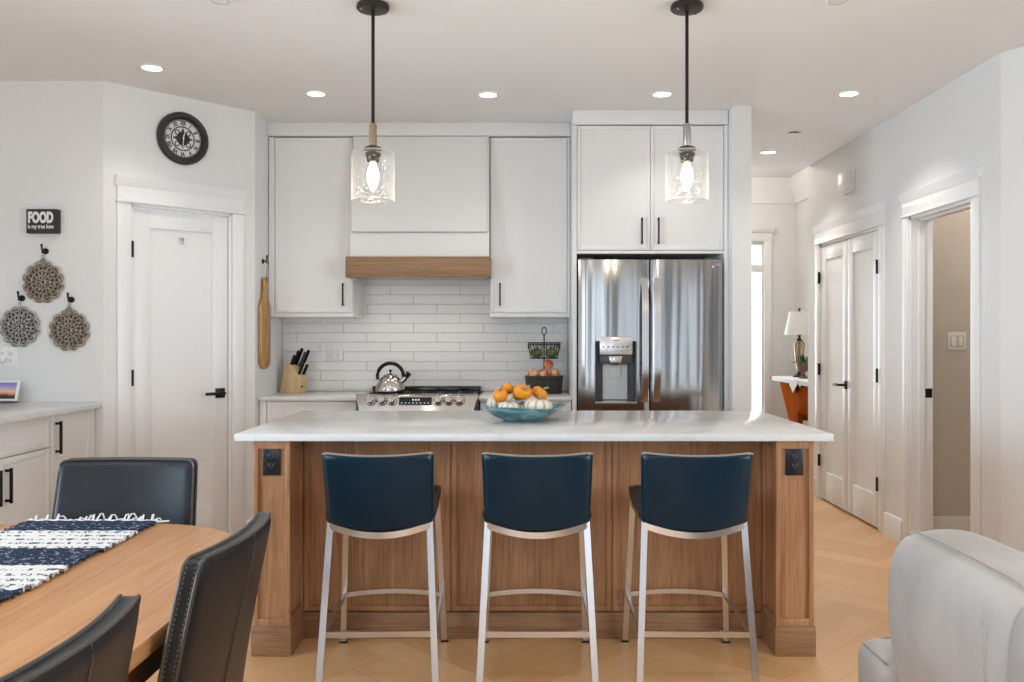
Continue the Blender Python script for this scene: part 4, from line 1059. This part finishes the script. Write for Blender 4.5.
subd(obj('backrest', sofa_back(.50, 1.500, .876, .004), M_SOFA, t, angle=180), 1)
c = B(); tube(c, [(.872, 1.955, .8835), (.875, 1.86, .8865), (.876, 1.70, .887), (.876, 1.56, .885), (.876, 1.50, .878)], .0018, 6); tube(c, [(.874, 1.50, .866), (.873, 1.46, .873), (.874, 1.3, .876), (.874, .8, .876), (.872, .55, .872)], .0018, 6); obj('top_seam', c, M_SEAM, t)
c = B()
for i in range(26):
    z = .30+.021*i; x = .858-.035*max(0, min(1, (z-.5)/.23)) if z > .5 else .88-.022*(z-.3)/.2
    tube(c, [(x-.010, 1.540, z), (x-.010, 1.540, z+.012)], .0016, 5)
obj('stitching', c, mat('sofa_thread', (.42, .42, .43), .7), t)
def sofa_arm(y0, y1):
    c = B(); box(c, .830, 1.72, y0, y1, .05, .572, .045, 5); return c
for y0, y1 in ((1.99, 2.185), (.30, .495)):
    a_ = obj('arm', sofa_arm(y0, y1), M_SOFA, t, angle=60)
    c = B(); tube(c, [(.842, y0+.02, .560), (.842, y1-.035, .560)], .002, 6); tube(c, [(.852, y1-.03, .556), (.90, y1-.03, .572), (1.6, y1-.03, .572)], .0025, 6); obj('arm_seam', c, M_SEAM, a_)
c = B(); box(c, .90, 1.68, .50, 1.985, .06, .32, .02, 3); obj('base', c, M_SOFA, t)
for y0, y1 in ((.50, 1.24), (1.245, 1.985)):
    c = B(); box(c, 1.07, 1.74, y0, y1, .30, .47, .05, 4); obj('seat_cushion', c, M_SOFA, t, angle=60)
for x in (.95, 1.62):
    for y in (.40, 2.08): c = B(); lathe(c, [(.018, 0), (.024, .06)], 14, (x, y, 0)); obj('foot', c, M_BLACK, t)

# ---------------------------------------------------------------- lights in the ceiling
def downlight(x, y, lab, power=14):
    t = thing('recessed_light', lab, 'ceiling light', (x, y, CH), group='recessed ceiling lights', local=True)
    obj('trim_ring', lathe(B(), [(.072, 0), (.071, -.004), (.054, -.006), (.050, -.001), (.050, 0)], 32), M_TRIM, t)
    obj('lens', lathe(B(), [(.0495, -.0022), (.0, -.0022)], 32, caps=False), M_LED, t)
    l = bpy.data.lights.new('downlight', 'SPOT'); l.energy = power; l.color = (1, .945, .865); l.spot_size = math.radians(112); l.spot_blend = .8; l.shadow_soft_size = .055
    o = bpy.data.objects.new('downlight', l); COL.objects.link(o); o.parent = t; o.location = (0, 0, -.02)
for x, y, lab in ((-1.965, 4.62, 'recessed light in front of the wall clock'), (-1.211, 5.116, 'recessed light left of the left pendant'), (-.20, 5.137, 'recessed light above the hood, between the pendants'),
                  (.825, 5.126, 'recessed light in front of the refrigerator cabinet'), (1.923, 5.116, 'recessed light in the hallway ceiling near the sofa side'), (1.915, 6.746, 'farthest recessed light at the hallway end')):
    downlight(x, y, lab, 30 if x > 1.5 else 11)
for x, y, lab in ((-2.4, 1.6, 'added recessed fill light over the dining table, left of view'), (-.9, 1.2, 'added recessed fill light over the right dining chairs, out of view'), (.6, 1.2, 'added recessed fill light over the lounge side, out of view'), (2.2, 1.6, 'added recessed fill light over the sofa, out of view'),
                  (-2.2, -1.6, 'added recessed fill light at the rear left of the room'), (-.2, -1.6, 'added recessed fill light at the rear middle of the room'), (2.0, -1.6, 'added recessed fill light at the rear right of the room')):
    downlight(x, y, lab, 45 if y > 0 else 150)  # unseen ceiling lights added as fill for the kitchen side
t = thing('recessed_light', 'added unseen fill light in the powder room ceiling', 'ceiling light', (3.2, 4.95, CH), group='recessed ceiling lights', local=True)
obj('lens', lathe(B(), [(.06, 0), (.06, -.004), (0, -.004)], 24), M_LED, t)
l = bpy.data.lights.new('downlight', 'POINT'); l.energy = 13; l.color = (1, .90, .80); l.shadow_soft_size = .06  # unseen lamp added to brighten the powder room
o = bpy.data.objects.new('downlight', l); COL.objects.link(o); o.parent = t; o.location = (0, 0, -.12)
for yy in (8.0, 9.0):
    t = thing('recessed_light', 'added unseen fill light in the entry ceiling', 'ceiling light', (1.9, yy, 3.05), group='added entry ceiling lights', local=True)
    obj('lens', lathe(B(), [(.06, 0), (.06, -.004), (0, -.004)], 24), M_LED, t)
    l = bpy.data.lights.new('downlight', 'POINT'); l.energy = 10; l.color = (1, .90, .78); l.shadow_soft_size = .06  # unseen lamps added to brighten the entry
    o = bpy.data.objects.new('downlight', l); COL.objects.link(o); o.parent = t; o.location = (0, 0, -.12)
for x, lab in ((-1.27, 'small round white ceiling detector at the top left edge'), (1.33, 'small round white ceiling detector at the top right edge')):
    t = thing('smoke_detector', lab, 'smoke detector', (x, 3.665, CH), group='ceiling detectors', local=True)
    obj('housing', lathe(B(), [(.046, 0), (.046, -.008), (.040, -.014), (.0, -.016)], 28), M_PLASTIC, t); obj('vent_ring', lathe(B(), [(.038, -.0145), (.036, -.0175), (.032, -.0155)], 28, caps=False), M_GREYP, t)
t = thing('sprinkler_head', 'small ceiling sprinkler cover in the hallway', 'sprinkler', (1.91, 6.11, CH), local=True)
obj('cover', lathe(B(), [(.045, -.009), (.044, -.013), (.0, -.014)], 24), M_PLASTIC, t); obj('collar', lathe(B(), [(.032, 0), (.032, -.010)], 20), M_DGREY, t)

def pendant(x, lab, mstem):
    y = 3.74; t = thing('pendant_light', lab, 'pendant light', (x, y, CH), group='pendants over the island', local=True)
    obj('ceiling_plate', lathe(B(), [(.066, 0), (.070, -.006), (.070, -.020), (.064, -.026), (.02, -.030), (0, -.030)], 32), M_BRONZE, t)
    c = B()
    for a in (.6, .6+PI): lathe(c, [(.006, 0), (.006, -.008), (0, -.010)], 10, (.052*math.cos(a), .052*math.sin(a), -.024))
    obj('screw_cap', c, M_STEEL2, t)
    obj('rod', tube(B(), [(0, 0, -.026), (0, 0, -.520)], .0075, 12), M_BLACK, t)
    obj('stem', lathe(B(), [(.0, -.512), (.012, -.512), (.0165, -.520), (.0165, -.608), (.014, -.613), (0, -.613)], 20), mstem, t)
    obj('socket_cap', lathe(B(), [(.012, -.608), (.030, -.612), (.038, -.618), (.038, -.627), (0, -.627)], 28), M_BRONZE, t)
    obj('socket', lathe(B(), [(.034, -.640), (.034, -.650), (.029, -.654), (.026, -.675), (.017, -.680), (0, -.680)], 24), M_BRONZE, t)
    obj('glass_shade', lathe(B(), [(.012, -.630), (.078, -.632), (.089, -.637), (.092, -.645), (.092, -.836), (.0915, -.842)], 48, caps=False), M_SEED, t)
    c = B(); torus(c, (0, 0, -.842), .0915, .0018, None, 48); obj('glass_rim', c, M_SEED, t)
    obj('bulb', lathe(B(), [(.012, -.676), (.013, -.688), (.021, -.708), (.026, -.732), (.025, -.755), (.017, -.782), (.007, -.800), (0, -.803)], 20), M_BULB, t)
    l = bpy.data.lights.new('bulb_light', 'POINT'); l.energy = 2.2; l.color = (1, .84, .64); l.shadow_soft_size = .035
    o = bpy.data.objects.new('bulb_light', l); COL.objects.link(o); o.parent = t; o.location = (0, 0, -.8360)
M_STEMB = mat('bronze_wood_stem', (.30, .19, .11), .5, .2); M_STEMG = mat('grey_metal_stem', (.36, .34, .31), .4, .8)
pendant(-.6405, 'glass pendant with brown stem over the left of the island', M_STEMB)
pendant(.709, 'glass pendant with grey stem over the right of the island', M_STEMG)

# ---------------------------------------------------------------- wall clock
cu, cz = .452, 2.492
t = thing('wall_clock', 'round dark wall clock with roman numerals above the pantry door', 'clock', PM @ Vector((cu, 0, cz)), PA, local=True)
CM = Matrix.Rotation(PI/2, 4, 'X')                       # local z -> out of the wall (-y)
def cl(bm): return xf(bm, CM)
obj('frame', cl(lathe(B(), [(.112, .0), (.152, 0), (.156, .006), (.156, .022), (.148, .036), (.138, .040), (.128, .036), (.122, .026), (.116, .020), (.112, .012)], 56, caps=False)), mat('clock_frame', (.028, .025, .022), .5), t)
obj('dial', cl(lathe(B(), [(.118, .004), (.118, .010), (0, .010)], 48)), M_PATTERN, t)
M_INK = mat('clock_ink', (.035, .032, .03), .6)
c = B()
NUM = ['XII', 'I', 'II', 'III', 'IV', 'V', 'VI', 'VII', 'VIII', 'IX', 'X', 'XI']
for i, s in enumerate(NUM):
    a = -2*PI*i/12
    merge(c, text_bm(s, .034, CM @ Matrix.Rotation(a, 4, 'Z') @ Matrix.Translation((0, .090, .011)), .0008, .0012, .8))
num = obj('dial_lettering', c, M_INK, t)
c = B(); torus(c, (0, 0, .011), .070, .0035, None, 40); torus(c, (0, 0, .011), .108, .002, None, 40); cl(c); obj('chapter_ring', c, M_INK, t)
c = B()
for i in range(4):
    a = PI/2*i; Rz = Matrix.Rotation(a, 4, 'Z')
    prism(c, [(-.026, .012), (-.018, .034), (-.007, .044), (0, .066), (.007, .044), (.018, .034), (.026, .012), (0, 0)], .010, .0135, 'z', M=Rz)
    torus(c, tuple(Rz @ Vector((.034, .034, .0115))), .013, .003, Rz, 16)
cl(c); obj('center_ornament', c, M_INK, t)
M_HAND = mat('clock_hand', (.80, .79, .76), .4)
c = B(); prism(c, [(-.003, 0), (.003, 0), (.0012, .058), (-.0012, .058)], .016, .018, 'z', M=Matrix.Rotation(-.28, 4, 'Z')); obj('hour_hand', cl(c), M_HAND, t)
c = B(); prism(c, [(-.003, .02), (.003, .02), (.001, -.086), (-.001, -.086)], .019, .021, 'z', M=Matrix.Rotation(-.06, 4, 'Z')); lathe(c, [(.005, .016), (.005, .023), (0, .024)], 14); obj('minute_hand', cl(c), M_HAND, t)

# ---------------------------------------------------------------- sign, trivets and hooks on the nook wall
NW = 4.863
M_SIGN = mat('sign_black', (.022, .022, .024), .6); M_LETTER = mat('sign_lettering', (.80, .81, .80), .6)
t = thing('box_sign', 'small black box sign reading FOOD is my true love', 'sign', (-2.6625, NW, 1.888))
bm = B(); box(bm, -2.748, -2.577, NW-.042, NW-.001, 1.888, 2.021, .002); obj('sign_block', bm, M_SIGN, t)
SM = lambda x, z: Matrix.Translation((x, NW-.0425, z)) @ Matrix.Rotation(PI/2, 4, 'X')
def fit(body, w, h, x, z, bold):
    b_ = text_bm(body, .1, Matrix.Identity(4), .0002, bold)
    xs_ = [v.co.x for v in b_.verts]; ys_ = [v.co.y for v in b_.verts]
    sx_, sy_ = w/(max(xs_)-min(xs_)), h/(max(ys_)-min(ys_))
    xf(b_, SM(x, z) @ Matrix.Diagonal((sx_, sy_, 3, 1)) @ Matrix.Translation((-(max(xs_)+min(xs_))/2, -(max(ys_)+min(ys_))/2, 0))); return b_
bm = fit('FOOD', .140, .066, -2.667, 1.975, .006); merge(bm, fit('is my true love', .142, .031, -2.667, 1.921, .0018))
obj('lettering', bm, M_LETTER, t)
M_YARN = mat('grey_brown_yarn', (.26, .22, .18), .9, spec=.2); k = NT(M_YARN)
k.l(k.ramp(k.noise(k.coords(), 90, 3), [(.36, (.19, .155, .125)), (.52, (.35, .295, .245)), (.66, (.50, .44, .37))]), k.b.inputs['Base Color'])
M_YARN2 = mat('grey_yarn', (.26, .26, .26), .9, spec=.2); k = NT(M_YARN2)
k.l(k.ramp(k.noise(k.coords(), 90, 3), [(.36, (.20, .20, .20)), (.52, (.38, .375, .365)), (.66, (.55, .54, .52))]), k.b.inputs['Base Color'])
M_HOLESHADE = mat('trivet_hole_shade', (.085, .072, .062), .95, spec=.1)
def trivet(label, x, z, r, m, pointed):
    y = NW-.012; t = thing('crochet_trivet', label, 'trivet', (x, y, z), group='crocheted trivets on the wall', local=True)
    TM = Matrix.Rotation(PI/2, 4, 'X'); c = B()
    torus(c, (0, 0, 0), .012*r/.11, .0055, None, 16)
    for rr, n_, lw, ll in ((.027, 9, .0070, .0115), (.052, 15, .0082, .0125), (.077, 20, .0092, .0130)):
        rr *= r/.11
        for i in range(n_):
            a = 2*PI*(i+.5*(rr > .04))/n_; Rz = Matrix.Rotation(a, 4, 'Z')
            torus(c, tuple(Rz @ Vector((rr, 0, .002))), lw, .0029, Rz @ Matrix.Diagonal((ll/lw, 1, 1, 1)), 10, 5)
    for rr in (.040, .064, .090): torus(c, (0, 0, 0), rr*r/.11, .0030, None, 48)
    pts = []
    for i in range(144):
        a = 2*PI*i/144; q = .0985+.0135*abs(math.sin(6*a)); q *= r/.11; pts.append((q*math.cos(a), q*math.sin(a), 0))
    tube(c, pts, .0058, 6, closed=True, up=(0, 0, 1)); tube(c, [(p[0]*.955, p[1]*.955, .001) for p in pts], .0055, 6, closed=True, up=(0, 0, 1))
    if pointed:
        for s in (0, .009): tube(c, [(-.030, r*.93-s, 0), (-.012, r*1.08-s, 0), (0, r*1.22-s, 0), (.012, r*1.08-s, 0), (.030, r*.93-s, 0)], .0055, 6)
    obj('mat_body', xf(c, TM), m, t)
    obj('hole_shade_disc', xf(lathe(B(), [(r*.90, -.006), (r*.90, -.003), (0, -.003)], 40), TM), M_HOLESHADE, t)  # dark disc stands in for the shade inside the crochet holes
    c = B(); torus(c, (0, r*1.24 if pointed else r*1.13, .002), .010, .0022, Matrix.Diagonal((.6, 1.5, 1, 1)), 16); obj('hanging_loop', xf(c, TM), m, t)
HG = 'hooks above the trivets'
def hook(label, x, z, y, group=HG, ang=0):
    t = thing('wall_hook', label, 'hook', (x, y, z), ang, group=group, local=True)
    obj('base_plate', xf(lathe(B(), [(.017, 0), (.017, .006), (.012, .009), (0, .009)], 20), Matrix.Rotation(PI/2, 4, 'X')), M_BLACK, t)
    c = B(); tube(c, [(0, -.006, 0), (0, -.024, 0), (-.004, -.030, .004), (-.006, -.032, .030)], .0055, 8); ball(c, (-.006, -.032, .032), .007); tube(c, [(0, -.022, 0), (0, -.026, -.012), (0, -.036, -.012), (0, -.038, -.002)], .004, 8); obj('prong', c, M_BLACK, t)
for x, z, r, m, p, lab, hl in ((-2.670, 1.617, .111, M_YARN, True, 'brownish crocheted trivet hanging on its own above the other two', 'black hook holding the upper trivet'),
                               (-2.801, 1.369, .109, M_YARN2, False, 'grey crocheted trivet hanging lower left, near the outlet', 'black hook holding the lower left trivet'),
                               (-2.525, 1.349, .109, M_YARN, True, 'grey brown crocheted trivet hanging lower right, near the pantry corner', 'black hook holding the lower right trivet')):
    trivet(lab, x, z, r, m, p); hook(hl, x+.008, z+r*1.24+.036-(0 if p else .012), NW)
# outlet with a plug, and the small display on the sideboard
outlet('white double outlet with a plug below the grey trivet', Matrix.Translation((-2.875, NW, 1.200)), .118, .114, M_PLASTIC, M_PLASTIC, 2)
t = thing('power_plug', 'round white plug with cord in the left outlet', 'plug', (-2.898, NW-.0085, 1.190), local=True)
obj('plug_body', xf(lathe(B(), [(.020, 0), (.023, .004), (.023, .024), (.018, .030), (0, .030)], 20), Matrix.Rotation(PI/2, 4, 'X')), M_PLASTIC, t)
c = B(); tube(c, [(0, -.028, -.004), (-.002, -.045, -.016), (-.006, -.045, -.06), (-.014, -.02, -.10), (-.03, -.010, -.15), (-.05, -.006, -.225)], .003, 6); obj('cord', c, M_PLASTIC, t)
m = M_SCREEN = mat('screen_sunset', (.01, .01, .01), .2); k = NT(m)
tc = k.n('ShaderNodeTexCoord'); sp_ = k.n('ShaderNodeSeparateXYZ'); k.l(tc.outputs['Generated'], sp_.inputs[0])
hgt = k.math('ADD', sp_.outputs[2], k.math('MULTIPLY', k.math('SUBTRACT', k.noise(k.coords((18, 18, 6)), 1, 3), .5), .22))
colr = k.ramp(hgt, [(.0, (.012, .008, .010)), (.22, (.05, .02, .015)), (.30, (.42, .20, .10)), (.46, (.62, .40, .22)), (.62, (.38, .30, .42)), (.82, (.20, .20, .42)), (1, (.14, .15, .30))])
k.l(colr, k.b.inputs['Emission Color']); k.b.inputs['Emission Strength'].default_value = .8
dx, dy = -2.868, 4.770
t = thing('smart_display', 'small white-framed display showing a sunset on the left counter', 'display', (dx, dy, SZ+.030), local=True)
tl_ = Matrix.Rotation(math.radians(-17), 4, 'X')
bm = B(); box(bm, -.098, .098, -.006, .006, .012, .128, .004, M=tl_); fr_ = obj('bezel', bm, M_PLASTIC, t)
bm = B(); box(bm, -.085, .085, -.0068, -.0055, .024, .116, M=tl_); obj('screen', bm, M_SCREEN, fr_)
bm = B(); prism(bm, [(-.028, 0), (.062, 0), (.058, .03), (.036, .07), (.014, .045), (.004, .014), (-.022, .012)], -.075, .070, 'x', .003); obj('stand', bm, M_DGREY, t)

# cutting board on the return wall
t = thing('cutting_board', 'long wooden paddle board hanging beside the pantry corner', 'cutting board', (-1.698, 5.69, 1.10), local=True)
poly = []
hw, nw_ = .102, .040
for i in range(13): a = PI+PI*i/12; poly.append((hw*math.cos(a), .062+.060*math.sin(a)))
poly += [(hw, .40), (hw-.012, .425), (.064, .455), (nw_+.004, .475), (nw_, .50), (nw_-.004, .585), (.028, .598), (-.028, .598), (-nw_+.004, .585), (-nw_, .50), (-nw_-.004, .475), (-.064, .455), (-hw+.012, .425), (-hw, .40)]
bm = B(); prism(bm, poly, .004, .026, 'x', .004); obj('board', bm, M_BOARD, t)
bm = B(); tube(bm, [(.027, -.02, .575), (.028, -.004, .60), (.030, 0, .66), (.032, 0, .70)], .0035, 6); tube(bm, [(.027, .02, .575), (.028, .004, .60), (.030, .001, .66)], .0035, 6)
tube(bm, [(.028, -.035, .600), (.032, -.015, .585), (.034, 0, .582), (.032, .015, .585), (.028, .035, .600)], .006, 6); obj('hanging_cord', bm, M_CORDM, t)
hook('black hook holding the wooden cutting board', -1.698, 1.812, 5.69, group='hook for the board', ang=PI/2)
bpy.data.objects[[o.name for o in bpy.data.objects if o.get('group') == 'hook for the board'][0]].location = (-1.698, 5.69, 1.806)

# ---------------------------------------------------------------- hallway wall pieces
t = thing('door_chime', 'white door chime box high on the hallway wall', 'door chime', (2.41, 6.40, 2.452), -PI/2, local=True)
bm = B(); box(bm, -.115, .105, -.012, 0, -.078, .078, .006); obj('back_plate', bm, M_PLASTIC, t)
bm = B(); prism(bm, [(-.105, -.006), (.085, -.006), (.080, -.055), (-.100, -.055)], -.070, .074, 'z', .008); obj('cover', bm, M_PLASTIC, t)
outlet('white double light switch inside the powder room', Matrix.Translation((2.828, 5.66, 1.283)), .116, .116, M_PLASTIC, M_PLASTIC, 2, 'light switch', 'light_switch', True)

# ---------------------------------------------------------------- entry: console, runner, lamp, plant
t = thing('console_table', 'reddish wood console table with slanted legs in the entry', 'console table', (2.82, 8.5, 0))
cz_ = .890
bm = B(); box(bm, 2.625, 3.01, 7.80, 9.22, cz_-.035, cz_, .010); obj('table_top', bm, M_RED, t)
for x0 in (2.645, 2.94):
    bm = B(); prism(bm, [(8.95, cz_-.035), (8.50, cz_-.035), (8.37, .765), (8.24, cz_-.035), (7.86, cz_-.035), (7.86, .575), (8.355, .575), (8.33, .30), (8.20, 0), (8.36, 0), (8.50, .28), (8.60, .46)], x0, x0+.05, 'x', .003); obj('leg', bm, M_RED, t)
bm = B(); box(bm, 2.695, 2.94, 8.38, 8.42, .50, .56, .004); obj('stretcher', bm, M_RED, t)
bm = B(); prism(bm, [(2.612, cz_-.036), (2.610, cz_+.002), (2.616, cz_+.006), (3.012, cz_+.006), (3.012, cz_+.002), (2.618, cz_+.001), (2.616, cz_-.036)], 7.95, 9.10, 'y')
prism(bm, [(8.50, cz_), (8.22, cz_), (8.26, cz_-.045), (8.37, cz_-.12), (8.48, cz_-.045)], 2.604, 2.611, 'x')
single('console_runner', bm, M_CLOTH, 'white cloth draped over the console table', 'table runner', origin=(2.75, 8.5, cz_))
t = thing('storage_box', 'white box standing under the console table', 'box', (2.82, 8.1, 0))
bm = B(); box(bm, 2.72, 2.92, 7.90, 8.19, 0, .50, .006); obj('box_body', bm, M_PLASTIC, t)
bm = B(); box(bm, 2.714, 2.926, 7.893, 8.196, .50, .56, .006); obj('lid', bm, M_PLASTIC, t)
lx, ly, lz = 2.825, 8.86, cz_+.0065
t = thing('table_lamp', 'table lamp with tapered white shade on the entry console', 'table lamp', (lx, ly, lz))
bm = B(); lathe(bm, [(.065, 0), (.068, .012), (.05, .03), (.022, .045), (.02, .06)], 28, (lx, ly, lz)); obj('lamp_foot', bm, M_BRONZE, t)
M_AMBER = mat('amber_ceramic', (.42, .30, .18), .22); k = NT(M_AMBER)
k.l(k.ramp(k.noise(k.coords((60, 60, 3)), 1.2, 3), [(.38, (.16, .10, .06)), (.5, (.52, .38, .22)), (.62, (.75, .60, .40))]), k.b.inputs['Base Color'])
bm = B(); lathe(bm, [(.018, .055), (.032, .075), (.045, .20), (.058, .33), (.052, .355), (.03, .37)], 28, (lx, ly, lz)); obj('lamp_body', bm, M_AMBER, t)
bm = B(); lathe(bm, [(.03, .368), (.034, .378), (.014, .392), (.012, .42), (.026, .432), (.018, .445), (.007, .45), (.007, .68), (.012, .688), (.012, .70), (0, .705)], 20, (lx, ly, lz)); obj('lamp_stem', bm, M_BRONZE, t)
bm = B(); lathe(bm, [(.150, .43), (.098, .665), (.096, .665), (.148, .43)], 40, (lx, ly, lz), caps=False); obj('lamp_shade', bm, M_SHADE, t)
px_, py_, pz_ = 2.775, 8.58, cz_+.0065
t = thing('potted_plant', 'small leafy plant in a brown footed pot beside the entry lamp', 'plant', (px_, py_, pz_))
bm = B(); lathe(bm, [(.04, 0), (.045, .008), (.02, .03), (.018, .06), (.05, .085), (.065, .13), (.06, .165), (.055, .16)], 24, (px_, py_, pz_)); obj('pot', bm, M_POT, t)
bm = B(); lathe(bm, [(0, .152), (.056, .152)], 20, (px_, py_, pz_), caps=False); obj('soil', bm, M_STEM, t)
bm = B(); rnd = random.Random(4)
for i in range(34):
    a = rnd.uniform(0, 2*PI); el = rnd.uniform(.1, 1.3); L = rnd.uniform(.07, .135); d_ = Vector((math.cos(a)*math.cos(el), math.sin(a)*math.cos(el), math.sin(el)))
    s_ = d_.cross(Vector((0, 0, 1))).normalized()*.016; b0 = Vector((px_, py_, pz_+.15)); up_ = s_.cross(d_).normalized()*.006
    p = [b0, b0+d_*L*.45+s_-up_, b0+d_*L-Vector((0, 0, .02)), b0+d_*L*.45-s_-up_, b0+d_*L*.5+up_]
    vs = [bm.verts.new(q) for q in p]
    for f in ((0, 1, 4), (1, 2, 4), (2, 3, 4), (3, 0, 4)): bm.faces.new([vs[q] for q in f])
obj('leaves', bm, M_LEAF, t)
